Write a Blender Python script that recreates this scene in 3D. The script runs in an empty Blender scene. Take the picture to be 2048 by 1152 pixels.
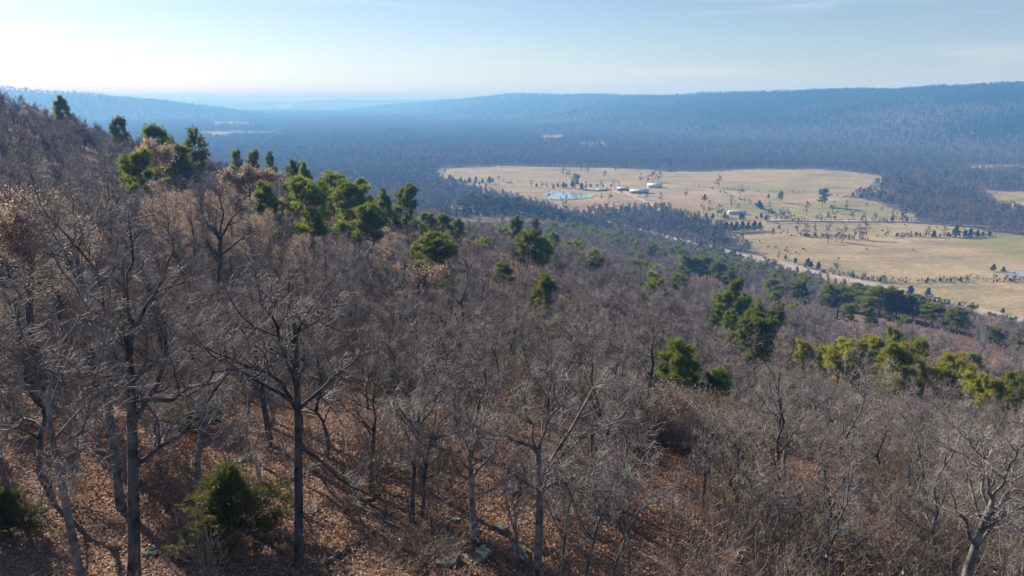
import bpy, math, random
import numpy as np
from mathutils import Vector, Matrix

# ------------------------------------------------------------------ camera, sky, sun, exposure
scene = bpy.context.scene
HC = 118.0                                   # camera height above the valley floor (m)
F = 1400.0                                   # focal length in photo pixels (2048 wide)
PITCH = math.atan((576 - 200) / F)
SP, CP = math.sin(PITCH), math.cos(PITCH)
cam_d = bpy.data.cameras.new("camera")
cam_d.sensor_width = 36.0
cam_d.lens = 36.0 * F / 2048.0
cam_d.clip_start = 0.5
cam_d.clip_end = 60000
cam = bpy.data.objects.new("camera", cam_d)
cam.location = (0, 0, HC)
cam.rotation_euler = (math.pi / 2 - PITCH, 0, 0)
scene.collection.objects.link(cam)
scene.camera = cam

SUN_AZ = math.radians(-47)                   # left of the view direction
SUN_EL = math.radians(27)
sundir = Vector((math.sin(SUN_AZ) * math.cos(SUN_EL), math.cos(SUN_AZ) * math.cos(SUN_EL), math.sin(SUN_EL)))
world = bpy.data.worlds.new("World")
scene.world = world
world.use_nodes = True
wn, wl = world.node_tree.nodes, world.node_tree.links
wn.clear()
w_out = wn.new("ShaderNodeOutputWorld")
w_bg = wn.new("ShaderNodeBackground")
w_bg.inputs["Strength"].default_value = 0.057
sky = wn.new("ShaderNodeTexSky")
sky.sky_type = 'NISHITA'
sky.sun_disc = False
sky.sun_elevation = SUN_EL
sky.sun_rotation = SUN_AZ
sky.altitude = 300
sky.air_density = 1.0
sky.dust_density = 0.3
sky.ozone_density = 3.0
# thin streaks of cirrus, over the whole sky
w_tc = wn.new("ShaderNodeTexCoord")
w_map = wn.new("ShaderNodeMapping")
w_map.inputs["Rotation"].default_value = (0.0, math.radians(5), math.radians(12))
w_map.inputs["Scale"].default_value = (2.2, 2.2, 26.0)
w_noise = wn.new("ShaderNodeTexNoise")
w_noise.inputs["Scale"].default_value = 1.6
w_noise.inputs["Detail"].default_value = 7
w_noise.inputs["Distortion"].default_value = 0.6
w_ramp = wn.new("ShaderNodeMapRange")
w_ramp.inputs["From Min"].default_value = 0.5
w_ramp.inputs["From Max"].default_value = 0.80
w_ramp.inputs["To Min"].default_value = 0.0
w_ramp.inputs["To Max"].default_value = 0.36
w_mix = wn.new("ShaderNodeMix")
w_mix.data_type = 'RGBA'
w_mix.inputs["B"].default_value = (8.6, 8.9, 9.2, 1)
wl.new(w_tc.outputs["Generated"], w_map.inputs["Vector"])
wl.new(w_map.outputs["Vector"], w_noise.inputs["Vector"])
wl.new(w_noise.outputs["Fac"], w_ramp.inputs["Value"])
wl.new(w_ramp.outputs["Result"], w_mix.inputs["Factor"])
wl.new(sky.outputs["Color"], w_mix.inputs["A"])
w_wb = wn.new("ShaderNodeMix")               # the camera's cool white balance
w_wb.data_type = 'RGBA'; w_wb.blend_type = 'MULTIPLY'
w_wb.inputs["Factor"].default_value = 1.0
w_wb.inputs["B"].default_value = (1.03, 0.985, 1.03, 1)
wl.new(w_mix.outputs["Result"], w_wb.inputs["A"])
wl.new(w_wb.outputs["Result"], w_bg.inputs["Color"])
wl.new(w_bg.outputs["Background"], w_out.inputs["Surface"])

sun_d = bpy.data.lights.new("sun", 'SUN')
sun_d.energy = 5.0
sun_d.angle = math.radians(0.53)
sun_d.color = (1.0, 0.92, 0.79)
sun_o = bpy.data.objects.new("sun", sun_d)
sun_o.rotation_euler = sundir.to_track_quat('Z', 'Y').to_euler()
sun_o.location = (0, 0, 400)
scene.collection.objects.link(sun_o)

scene.view_settings.view_transform = 'Standard'
scene.view_settings.look = 'None'
scene.view_settings.exposure = 1.0
scene.view_settings.gamma = 1.0
scene.view_settings.use_curve_mapping = False
cy = scene.cycles
cy.max_bounces = 5
cy.diffuse_bounces = 2
cy.glossy_bounces = 2
cy.transmission_bounces = 3
cy.transparent_max_bounces = 4
cy.volume_bounces = 0
cy.use_denoising = True
cy.denoiser = 'OPENIMAGEDENOISE'
cy.denoising_input_passes = 'RGB_ALBEDO_NORMAL'
cy.denoising_prefilter = 'ACCURATE'
cy.sample_clamp_indirect = 3.0
cy.sample_clamp_direct = 2.0

RNG = np.random.default_rng(7)
col = scene.collection
proto_col_store = []

# ------------------------------------------------------------------ camera geometry helpers
def ray(px, py):
    u = (px - 1024.0) / F
    v = (576.0 - py) / F
    return np.array([u, CP + v * SP, -SP + v * CP])

def at_dist(px, py, D):
    """the point in world space seen at a photo pixel, D metres away horizontally"""
    d = ray(px, py)
    return np.array([0, 0, HC]) + d * (D / math.hypot(d[0], d[1]))

def project(p):
    x, y, z = p[0], p[1], p[2] - HC
    dep = y * CP - z * SP
    up = y * SP + z * CP
    return 1024 + F * x / dep, 576 - F * up / dep

# ------------------------------------------------------------------ noise and terrain
def _hash(ix, iy, seed):
    h = (ix.astype(np.int64) * 374761393 + iy.astype(np.int64) * 668265263 + seed * 1442695041) & 0x7fffffff
    h = ((h ^ (h >> 13)) * 1274126177) & 0x7fffffff
    h = h ^ (h >> 16)
    return (h & 0xffff) / 65535.0

def vnoise(x, y, scale, seed=0):
    x = np.asarray(x, float) / scale
    y = np.asarray(y, float) / scale
    ix, iy = np.floor(x), np.floor(y)
    fx, fy = x - ix, y - iy
    fx = fx * fx * (3 - 2 * fx); fy = fy * fy * (3 - 2 * fy)
    a = _hash(ix, iy, seed); b = _hash(ix + 1, iy, seed)
    c = _hash(ix, iy + 1, seed); d = _hash(ix + 1, iy + 1, seed)
    return (a * (1 - fx) + b * fx) * (1 - fy) + (c * (1 - fx) + d * fx) * fy

def fbm(x, y, scale, seed=0, o=3):
    s, a, t = 0, 1.0, 0
    for i in range(o):
        s = s + a * vnoise(x, y, scale / 2 ** i, seed + i * 17)
        t += a; a *= 0.5
    return s / t

def _cp(px, py, D, z):
    d = ray(px, py); k = D / math.hypot(d[0], d[1])
    return (d[0] * k, d[1] * k, z)

ROAD_A = np.array([286.0, 373.0]); ROAD_D = np.array([-254.0, 432.0]); ROAD_D /= np.linalg.norm(ROAD_D)
ROAD_N = np.array([-ROAD_D[1], ROAD_D[0]])       # towards the hill (left of the road)
CTRL = [
    (0, 0, -13.5), (-60, -40, -6), (60, -60, -17), (0, -120, -6), (-120, 60, -9), (-200, -60, 4), (160, -120, -52), (150, 60, -56), (90, 20, -31),
    _cp(100, 1000, 22, -14), _cp(600, 1100, 21, -14.4), _cp(1000, 1100, 22, -15), _cp(1500, 1100, 27, -16.8), _cp(2000, 1050, 34, -20),
    _cp(0, 500, 60, -13.6), _cp(150, 450, 75, -14.0), _cp(0, 200, 240, -5.0), _cp(120, 240, 235, -11.5), _cp(240, 260, 220, -16),
    _cp(310, 330, 165, -18.5), _cp(480, 340, 190, -23), _cp(610, 430, 112, -23), _cp(700, 450, 140, -28), _cp(810, 470, 165, -32),
    _cp(870, 620, 95, -26.5), _cp(940, 500, 190, -41), _cp(1085, 500, 210, -47), _cp(1190, 550, 180, -46), _cp(1090, 640, 100, -31),
    _cp(1400, 600, 250, -72), _cp(1380, 800, 62, -30), _cp(1530, 680, 120, -44), _cp(1800, 760, 120, -47), _cp(1780, 640, 290, -78), _cp(1400, 520, 330, -82), _cp(1990, 660, 240, -71), _cp(1546, 580, 285, -79),
    _cp(300, 600, 40, -15.2), _cp(600, 700, 45, -17.0), _cp(1000, 800, 45, -19.5), _cp(1500, 850, 50, -23), _cp(1950, 900, 60, -29),
    (-90, 330, -60), (-180, 400, -72), (-330, 560, -108), (-80, 560, -106), (-560, 480, -75), (-420, 300, -14), (-700, 200, 5), (-500, -100, 12),
    (0, -400, -10), (300, -300, -110), (-900, 700, -110), (60, 420, -88), (-900, 100, -10), (0, -900, -60), (-800, -700, -20),
]
for s, dz in ((0, 0), (150, 2), (300, 4), (450, 4), (-200, 0), (-420, 0)):
    for off, z in ((85, -109), (38, -123), (-60, -137), (-300, -165)):
        p = ROAD_A + ROAD_D * s + ROAD_N * off
        CTRL.append((p[0], p[1], z + dz))
CTRL += [(0, 900, -150), (-300, 1000, -150), (-800, 1300, -160), (700, 1200, -200), (-2000, 2500, -220), (2000, 2500, -260)]
CTRL = np.array(CTRL)

def _tps_k(r2):
    return 0.5 * r2 * np.log(r2 + 1e-6)

def _tps_fit(c, lam):
    n = len(c)
    xy = c[:, :2] / 100.0
    d2 = ((xy[:, None] - xy[None]) ** 2).sum(-1)
    A = np.zeros((n + 3, n + 3))
    A[:n, :n] = _tps_k(d2) + lam * np.eye(n)
    A[:n, n] = 1; A[:n, n + 1:] = xy
    A[n, :n] = 1; A[n + 1:, :n] = xy.T
    return np.linalg.solve(A, np.concatenate([c[:, 2], np.zeros(3)])), xy
TPS_W, TPS_XY = _tps_fit(CTRL, 0.004)

def hill(x, y):
    x = np.asarray(x, float) / 100.0; y = np.asarray(y, float) / 100.0
    # beyond the fitted ground the hill keeps falling away below the valley floor
    n = len(TPS_XY)
    z = TPS_W[n] + TPS_W[n + 1] * x + TPS_W[n + 2] * y
    for i in range(n):
        z = z + TPS_W[i] * _tps_k((x - TPS_XY[i, 0]) ** 2 + (y - TPS_XY[i, 1]) ** 2)
    r = np.hypot(x, y)
    z = np.where(r > 14, np.minimum(z, -150.0), z)
    return np.clip(z, -260, 16)

# far ridges: crest polylines (x, y, z relative to the camera), half width
RIDGES = [
    ([(2600, 1300, 30), (1617, 2300, 46), (1364, 2700, 38), (1120, 3250, 27), (1009, 3600, 28), (760, 4200, 22), (518, 4800, 22), (150, 5500, 17), (-103, 6200, 10), (-700, 7500, -20), (-1200, 8600, -70)], 980, 1),
    ([(-900, 10800, -5), (-1300, 11000, -5), (-2000, 11000, -2), (-2900, 11200, 0), (-3700, 11400, -22), (-4300, 11600, -60)], 1500, 2),
    ([(-6000, 5200, 70), (-4000, 4650, 64), (-3000, 4500, 60), (-2640, 4500, 50), (-2440, 4560, 24), (-2300, 4700, -24), (-2200, 4900, -90)], 800, 3),
    ([(-3800, 15500, -22), (-5200, 15500, -8), (-6800, 15000, 0), (-8200, 15000, 5), (-9500, 14500, 20)], 1500, 4),
    ([(1500, 14000, -10), (4000, 13000, 0), (9000, 11000, 30)], 1800, 5),
]

def valley(x, y):
    x = np.asarray(x, float); y = np.asarray(y, float)
    z = -118.0 + 5.0 * (fbm(x, y, 260, 3, 2) - 0.5)
    r = np.hypot(x, y)
    z = z + np.clip((r - 1500) / 3000, 0, 1) * 14 * (fbm(x, y, 900, 9, 3) - 0.5)
    best = np.zeros_like(z)
    for pts, w, sd in RIDGES:
        pts = np.array(pts, float)
        h = np.zeros_like(z)
        for a, b in zip(pts[:-1], pts[1:]):
            ab = b[:2] - a[:2]
            t = np.clip(((x - a[0]) * ab[0] + (y - a[1]) * ab[1]) / (ab @ ab), 0, 1)
            d = np.hypot(x - a[0] - t * ab[0], y - a[1] - t * ab[1])
            ww = w * (0.8 + 0.45 * fbm(x, y, 700, 40 + sd, 2))
            s = np.clip(1 - d / ww, 0, 1)
            prof = s * s * (3 - 2 * s)
            prof = 0.65 * prof + 0.35 * s
            h = np.maximum(h, (a[2] + t * (b[2] - a[2]) + 118.0) * prof)
        h = h * (1 + 0.42 * (fbm(x, y, 640, 60 + sd, 3) - 0.5) * np.clip(h / 40, 0, 1))
        best = np.maximum(best, h)
    return z + best

def terrain(x, y):
    """ground height in world space"""
    a = hill(x, y); b = valley(x, y)
    a = a + 1.1 * (fbm(x, y, 14, 21, 3) - 0.5)
    k = 3.0
    m = np.maximum(a, b)
    z = m + k * np.log(np.exp((a - m) / k) + np.exp((b - m) / k))
    return z + HC

def tz(x, y):
    return float(terrain(np.array([x]), np.array([y]))[0])

_TS = np.geomspace(6, 17000, 1400)
_TSV = np.geomspace(330, 6000, 420)
def ray_ground(px, py):
    d = ray(px, py); h = math.hypot(d[0], d[1])
    xs, ys, zs = d[0] / h * _TS, d[1] / h * _TS, HC + d[2] / h * _TS
    g = terrain(xs, ys)
    i = np.argmax(zs <= g)
    return np.array([xs[i], ys[i], g[i]])

def valley_pt(px, py):
    """where the ray of a photo pixel meets the valley floor"""
    d = ray(px, py); h = math.hypot(d[0], d[1])
    xs, ys, zs = d[0] / h * _TSV, d[1] / h * _TSV, HC + d[2] / h * _TSV
    g = terrain(xs, ys)
    i = np.argmax(zs <= g)
    if i > 0:
        a0, a1 = zs[i - 1] - g[i - 1], zs[i] - g[i]
        t = a0 / (a0 - a1)
        x = xs[i - 1] + t * (xs[i] - xs[i - 1]); y = ys[i - 1] + t * (ys[i] - ys[i - 1])
        return np.array([x, y, tz(x, y)])
    return np.array([xs[i], ys[i], g[i]])

_LUT_A = np.radians(np.linspace(-46, 46, 420)); _LUT_R = np.geomspace(4, 9000, 700)
def _make_lut():
    A, R_ = np.meshgrid(_LUT_A, _LUT_R)
    return terrain((R_ * np.sin(A)).ravel(), (R_ * np.cos(A)).ravel()).reshape(A.shape)
_LUT = _make_lut()
def terrain_fast(x, y):
    """bilinear look-up of the ground height inside the view"""
    a = (np.arctan2(x, y) - _LUT_A[0]) / (_LUT_A[1] - _LUT_A[0])
    r = np.log(np.maximum(np.hypot(x, y), 4.001) / 4) / math.log(_LUT_R[1] / _LUT_R[0])
    a = np.clip(a, 0, len(_LUT_A) - 1.001); r = np.clip(r, 0, len(_LUT_R) - 1.001)
    i, j = r.astype(int), a.astype(int); fi, fj = r - i, a - j
    return (_LUT[i, j] * (1 - fj) + _LUT[i, j + 1] * fj) * (1 - fi) + (_LUT[i + 1, j] * (1 - fj) + _LUT[i + 1, j + 1] * fj) * fi

# ------------------------------------------------------------------ materials
def new_mat(name):
    m = bpy.data.materials.new(name)
    m.use_nodes = True
    nt = m.node_tree
    b = nt.nodes["Principled BSDF"]
    return m, nt, b

def N(nt, typ, **kw):
    n = nt.nodes.new(typ)
    for k, v in kw.items():
        n.inputs[k].default_value = v
    return n

def mixcol(nt, fac, a, b, mode='MIX'):
    n = nt.nodes.new("ShaderNodeMix"); n.data_type = 'RGBA'; n.blend_type = mode
    for sock, v in (("Factor", fac), ("A", a), ("B", b)):
        if hasattr(v, "is_output"):
            nt.links.new(v, n.inputs[sock])
        else:
            n.inputs[sock].default_value = v if not isinstance(v, tuple) else (*v, 1)[:4]
    return n.outputs["Result"]

def noise_fac(nt, scale, detail=4, lo=0.35, hi=0.65, coord="Object", dist=0.0):
    tc = nt.nodes.new("ShaderNodeTexCoord")
    n = N(nt, "ShaderNodeTexNoise", Scale=scale, Detail=detail, Distortion=dist)
    nt.links.new(tc.outputs[coord], n.inputs["Vector"])
    r = nt.nodes.new("ShaderNodeMapRange")
    r.inputs["From Min"].default_value = lo; r.inputs["From Max"].default_value = hi
    nt.links.new(n.outputs["Fac"], r.inputs["Value"])
    return r.outputs["Result"]

def plain(name, a, b=None, scale=3.0, rough=0.85, spec=0.2, rnd=0.0, lo=0.35, hi=0.65, bump=0.0, metal=0.0):
    m, nt, bs = new_mat(name)
    c = mixcol(nt, noise_fac(nt, scale, 5, lo, hi), a, b or a)
    if rnd:
        oi = nt.nodes.new("ShaderNodeObjectInfo")
        mr = nt.nodes.new("ShaderNodeMapRange")
        mr.inputs["To Min"].default_value = 1 - rnd; mr.inputs["To Max"].default_value = 1 + rnd
        nt.links.new(oi.outputs["Random"], mr.inputs["Value"])
        vm = nt.nodes.new("ShaderNodeVectorMath"); vm.operation = 'SCALE'
        nt.links.new(c, vm.inputs[0]); nt.links.new(mr.outputs["Result"], vm.inputs["Scale"])
        c = vm.outputs["Vector"]
    nt.links.new(c, bs.inputs["Base Color"])
    bs.inputs["Roughness"].default_value = rough
    bs.inputs["Specular IOR Level"].default_value = spec
    bs.inputs["Metallic"].default_value = metal
    if bump:
        bp = N(nt, "ShaderNodeBump", Strength=bump, Distance=0.02)
        nt.links.new(noise_fac(nt, scale * 4, 6, 0, 1), bp.inputs["Height"])
        nt.links.new(bp.outputs["Normal"], bs.inputs["Normal"])
    return m

def leafy(name, a, b, scale=1.5, trans=0.45, rnd=0.25, yellow=None):
    """two-sided foliage that lets some light through"""
    m, nt, bs = new_mat(name)
    c = mixcol(nt, noise_fac(nt, scale, 3), a, b)
    oi = nt.nodes.new("ShaderNodeObjectInfo")
    if yellow:
        c = mixcol(nt, oi.outputs["Random"], c, yellow)
    mr = nt.nodes.new("ShaderNodeMapRange")
    mr.inputs["To Min"].default_value = 1 - rnd; mr.inputs["To Max"].default_value = 1 + rnd
    nt.links.new(oi.outputs["Random"], mr.inputs["Value"])
    vm = nt.nodes.new("ShaderNodeVectorMath"); vm.operation = 'SCALE'
    nt.links.new(c, vm.inputs[0]); nt.links.new(mr.outputs["Result"], vm.inputs["Scale"])
    nt.nodes.remove(bs)
    d = nt.nodes.new("ShaderNodeBsdfDiffuse"); t = nt.nodes.new("ShaderNodeBsdfTranslucent")
    g = nt.nodes.new("ShaderNodeBsdfGlossy"); g.inputs["Roughness"].default_value = 0.5
    g.inputs["Color"].default_value = (0.5, 0.5, 0.5, 1)
    nt.links.new(vm.outputs["Vector"], d.inputs["Color"]); nt.links.new(vm.outputs["Vector"], t.inputs["Color"])
    mx = nt.nodes.new("ShaderNodeMixShader"); mx.inputs["Fac"].default_value = trans
    nt.links.new(d.outputs[0], mx.inputs[1]); nt.links.new(t.outputs[0], mx.inputs[2])
    m2 = nt.nodes.new("ShaderNodeMixShader"); m2.inputs["Fac"].default_value = 0.05
    nt.links.new(mx.outputs[0], m2.inputs[1]); nt.links.new(g.outputs[0], m2.inputs[2])
    out = [n for n in nt.nodes if n.type == 'OUTPUT_MATERIAL'][0]
    nt.links.new(m2.outputs[0], out.inputs["Surface"])
    return m

M = {}
M['bark'] = plain("bark", (0.028, 0.025, 0.024), (0.12, 0.118, 0.118), 2.2, 0.9, 0.2, 0.25, bump=0.5)
M['bark_pale'] = plain("bark_pale", (0.055, 0.05, 0.048), (0.24, 0.235, 0.225), 3.0, 0.85, 0.2, 0.2, bump=0.4)
M['twig'] = plain("twig", (0.165, 0.135, 0.125), (0.33, 0.288, 0.272), 1.2, 0.75, 0.35, 0.25)
M['twig_mid'] = plain("twig_mid", (0.19, 0.158, 0.155), (0.35, 0.308, 0.305), 0.25, 0.8, 0.3, 0.3)
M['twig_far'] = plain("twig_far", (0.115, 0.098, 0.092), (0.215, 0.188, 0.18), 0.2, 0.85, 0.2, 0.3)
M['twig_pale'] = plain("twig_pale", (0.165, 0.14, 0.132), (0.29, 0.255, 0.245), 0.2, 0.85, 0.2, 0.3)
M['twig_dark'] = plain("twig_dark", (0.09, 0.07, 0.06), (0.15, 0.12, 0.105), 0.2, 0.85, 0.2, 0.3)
M['twig_field'] = plain("twig_field", (0.10, 0.078, 0.07), (0.16, 0.135, 0.12), 0.2, 0.85, 0.2, 0.3)
M['pine_bark'] = plain("pine_bark", (0.07, 0.045, 0.035), (0.14, 0.09, 0.06), 3.0, 0.9, 0.1, 0.2)
M['pine'] = leafy("pine_needles", (0.13, 0.175, 0.022), (0.28, 0.31, 0.036), 0.7, 0.58, 0.25)
M['pine_yellow'] = leafy("pine_needles_yellow", (0.20, 0.225, 0.018), (0.42, 0.40, 0.034), 0.7, 0.58, 0.25)
M['pine_bright'] = leafy("pine_needles_bright", (0.14, 0.195, 0.02), (0.29, 0.335, 0.036), 0.7, 0.58, 0.15)
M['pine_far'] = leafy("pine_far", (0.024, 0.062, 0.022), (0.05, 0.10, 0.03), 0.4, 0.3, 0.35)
M['cedar'] = leafy("cedar_sprays", (0.075, 0.095, 0.018), (0.18, 0.185, 0.032), 1.3, 0.5, 0.2)
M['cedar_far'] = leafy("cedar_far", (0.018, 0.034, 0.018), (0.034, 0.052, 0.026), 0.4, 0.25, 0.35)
M['tan_leaf'] = leafy("tan_leaf", (0.42, 0.29, 0.20), (0.60, 0.45, 0.33), 1.5, 0.45, 0.15)
M['brown_leaf'] = leafy("brown_leaf", (0.20, 0.085, 0.035), (0.34, 0.17, 0.08), 1.5, 0.4, 0.2)
M['snag'] = plain("bleached_wood", (0.42, 0.37, 0.33), (0.62, 0.57, 0.52), 4.0, 0.7, 0.2)
M['rock'] = plain("lichened_rock", (0.07, 0.08, 0.065), (0.24, 0.24, 0.215), 2.6, 0.95, 0.1, 0.2, bump=0.8)
M['log'] = plain("weathered_log", (0.10, 0.085, 0.08), (0.24, 0.215, 0.20), 5.0, 0.9, 0.1, 0.2)

# ------------------------------------------------------------------ mesh helpers (numpy)
def tube_chunk(P, R, sides, mat):
    """P [n,k,3] polylines, R [n,k] radii -> (verts, quads, mat)"""
    n, k, _ = P.shape
    T = np.gradient(P, axis=1)
    T /= np.linalg.norm(T, axis=2, keepdims=True) + 1e-9
    mean = T.mean(1)
    ref = np.where((np.abs(mean[:, 2:3]) < 0.8), np.array([[0, 0, 1.0]]), np.array([[1.0, 0, 0]]))
    A = np.cross(T, ref[:, None, :]); A /= np.linalg.norm(A, axis=2, keepdims=True) + 1e-9
    B = np.cross(T, A)
    ang = np.arange(sides) * 2 * math.pi / sides
    V = P[:, :, None, :] + R[:, :, None, None] * (A[:, :, None, :] * np.cos(ang)[None, None, :, None] + B[:, :, None, :] * np.sin(ang)[None, None, :, None])
    base = (np.arange(n)[:, None, None] * k + np.arange(k - 1)[None, :, None]) * sides
    j = np.arange(sides)[None, None, :]; j2 = (j + 1) % sides
    Q = np.stack([base + j, base + j2, base + sides + j2, base + sides + j], -1).reshape(-1, 4)
    return V.reshape(-1, 3), Q, mat

def tri_chunk(V, mat):
    """V [n,3,3] loose triangles"""
    n = len(V)
    return V.reshape(-1, 3), np.arange(n * 3).reshape(n, 3), mat

def quad_chunk(V, mat):
    n = len(V)
    return V.reshape(-1, 3), np.arange(n * 4).reshape(n, 4), mat

def build(name, chunks, smooth=True):
    me = bpy.data.meshes.new(name)
    mats = []
    vs, loops, starts, mi, off, lo = [], [], [], [], 0, 0
    for V, Fc, mat in chunks:
        if len(Fc) == 0:
            continue
        if mat not in mats:
            mats.append(mat)
        vs.append(V)
        w = Fc.shape[1]
        loops.append((Fc + off).reshape(-1))
        starts.append(lo + np.arange(len(Fc)) * w)
        mi.append(np.full(len(Fc), mats.index(mat)))
        off += len(V); lo += Fc.size
    V = np.concatenate(vs); L = np.concatenate(loops); S = np.concatenate(starts); I = np.concatenate(mi)
    me.vertices.add(len(V)); me.vertices.foreach_set("co", V.astype(np.float32).ravel())
    me.loops.add(len(L)); me.loops.foreach_set("vertex_index", L.astype(np.int32))
    me.polygons.add(len(S)); me.polygons.foreach_set("loop_start", S.astype(np.int32))
    for m in mats:
        me.materials.append(M[m] if isinstance(m, str) else m)
    me.polygons.foreach_set("material_index", I.astype(np.int32))
    if smooth:
        me.polygons.foreach_set("use_smooth", np.ones(len(S), dtype=bool))
    me.update(calc_edges=True)
    me.validate()
    return me

def put(name, me, loc=(0, 0, 0), rz=0.0, sc=1.0, parent=None, label=None, cat=None, group=None, kind=None):
    o = bpy.data.objects.new(name, me)
    col.objects.link(o)
    o.location = tuple(float(v) for v in loc)
    o.rotation_euler = (0, 0, rz)
    o.scale = (sc, sc, sc) if not hasattr(sc, '__len__') else tuple(float(v) for v in sc)
    if parent is not None:
        o.parent = parent
    if label: o["label"] = label
    if cat: o["category"] = cat
    if group: o["group"] = group
    if kind: o["kind"] = kind
    return o

def put_tree(name, parts, loc, rz, sc, label, cat, group=None):
    e = put(name, None, loc, rz, sc, label=label, cat=cat, group=group)
    e.empty_display_size = 0.2
    for pn, me in parts:
        put(pn, me, parent=e)
    return e

def unit(v):
    return v / (np.linalg.norm(v, axis=-1, keepdims=True) + 1e-9)

# ------------------------------------------------------------------ branching
def grow(par, parR, n, t0, t1, ang, ang_sd, lenf, P, wander, up, rr, rtip, rng, fade=0.55, len_abs=None):
    """n child polylines out of the parent polylines par [m,k,3]"""
    m, k, _ = par.shape
    seg = np.linalg.norm(np.diff(par, axis=1), axis=2).sum(1)
    w = seg / seg.sum()
    idx = rng.choice(m, n, p=w)
    t = rng.uniform(t0, t1, n)
    ft = t * (k - 1); i = np.minimum(ft.astype(int), k - 2); f = (ft - i)[:, None]
    p0, p1 = par[idx, i], par[idx, i + 1]
    start = p0 * (1 - f) + p1 * f
    tang = unit(p1 - p0)
    r0 = parR[idx, i] * (1 - f[:, 0]) + parR[idx, i + 1] * f[:, 0]
    rnd = unit(rng.normal(size=(n, 3)))
    side = unit(np.cross(tang, rnd))
    a = np.radians(rng.normal(ang, ang_sd, n))[:, None]
    d = tang * np.cos(a) + side * np.sin(a)
    L = (seg[idx] * lenf if len_abs is None else np.full(n, len_abs)) * (1 - fade * t) * rng.uniform(0.65, 1.3, n)
    step = (L / (P - 1))[:, None]
    pts = [start]
    for q in range(P - 1):
        d = unit(d + wander * rng.normal(size=(n, 3)) + np.array([0, 0, up]))
        pts.append(pts[-1] + d * step)
    pts = np.stack(pts, 1)
    rs = np.maximum(r0 * rr, rtip)
    R = rs[:, None] * (1 - np.linspace(0, 1, P) ** 0.8)[None] + rtip * (np.linspace(0, 1, P) ** 0.8)[None]
    return pts, R

def resample(pts, rad, P):
    pts = np.asarray(pts, float); rad = np.asarray(rad, float)
    # catmull-rom through the given points
    n = len(pts)
    t = np.linspace(0, n - 1, P)
    i = np.minimum(t.astype(int), n - 2); f = (t - i)[:, None]
    g = lambda q: pts[np.clip(q, 0, n - 1)]
    p0, p1, p2, p3 = g(i - 1), g(i), g(i + 1), g(i + 2)
    out = 0.5 * (2 * p1 + (p2 - p0) * f + (2 * p0 - 5 * p1 + 4 * p2 - p3) * f ** 2 + (3 * p1 - p0 - 3 * p2 + p3) * f ** 3)
    return out, np.interp(t, np.arange(n), rad)

def leaf_quads(pos, size, rng):
    n = len(pos)
    a = unit(rng.normal(size=(n, 3))); b = unit(np.cross(a, rng.normal(size=(n, 3))))
    s = (size * rng.uniform(0.6, 1.3, n))[:, None]
    a = a * s; b = b * s * 0.55
    return np.stack([pos - a, pos - b, pos + a, pos + b], 1)

def crown_chunks(limbs, limbsR, rng, nb, ns, nt, twig_len, rt, mat_b, mat_t, tw_P=3, leaf=0, leaf_size=0.07, leaf_mat='tan_leaf', sides_b=4):
    """branches, sub-branches and twigs over given limbs"""
    Bp, Br = grow(limbs, limbsR, nb, 0.22, 1.0, 48, 14, 0.46, 6, 0.20, 0.05, 0.62, rt * 1.6, rng)
    S1, R1 = grow(Bp, Br, ns, 0.15, 1.0, 50, 16, 0.46, 4, 0.30, 0.05, 0.6, rt * 1.3, rng)
    allp = np.concatenate([Bp[:, [0, 2, 3, 5]], S1, S1], 0); allr = np.concatenate([Br[:, [0, 2, 3, 5]], R1, R1], 0)
    T1, Rt = grow(allp, allr, nt, 0.1, 1.0, 58, 20, 0.5, tw_P, 0.42, 0.04, 0.55, rt * 0.75, rng, fade=0.35, len_abs=twig_len)
    Rt = np.minimum(Rt, rt * 1.3)
    ch = [tube_chunk(Bp, Br, sides_b, mat_b), tube_chunk(S1, R1, 3, mat_t), tube_chunk(T1, Rt, 3, mat_t)]
    if leaf:
        ends = T1[:, 1:].reshape(-1, 3)
        pos = ends[rng.integers(0, len(ends), leaf)] + rng.normal(size=(leaf, 3)) * 0.22
        ch.append(quad_chunk(leaf_quads(pos, leaf_size, rng), leaf_mat))
    return ch

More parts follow.
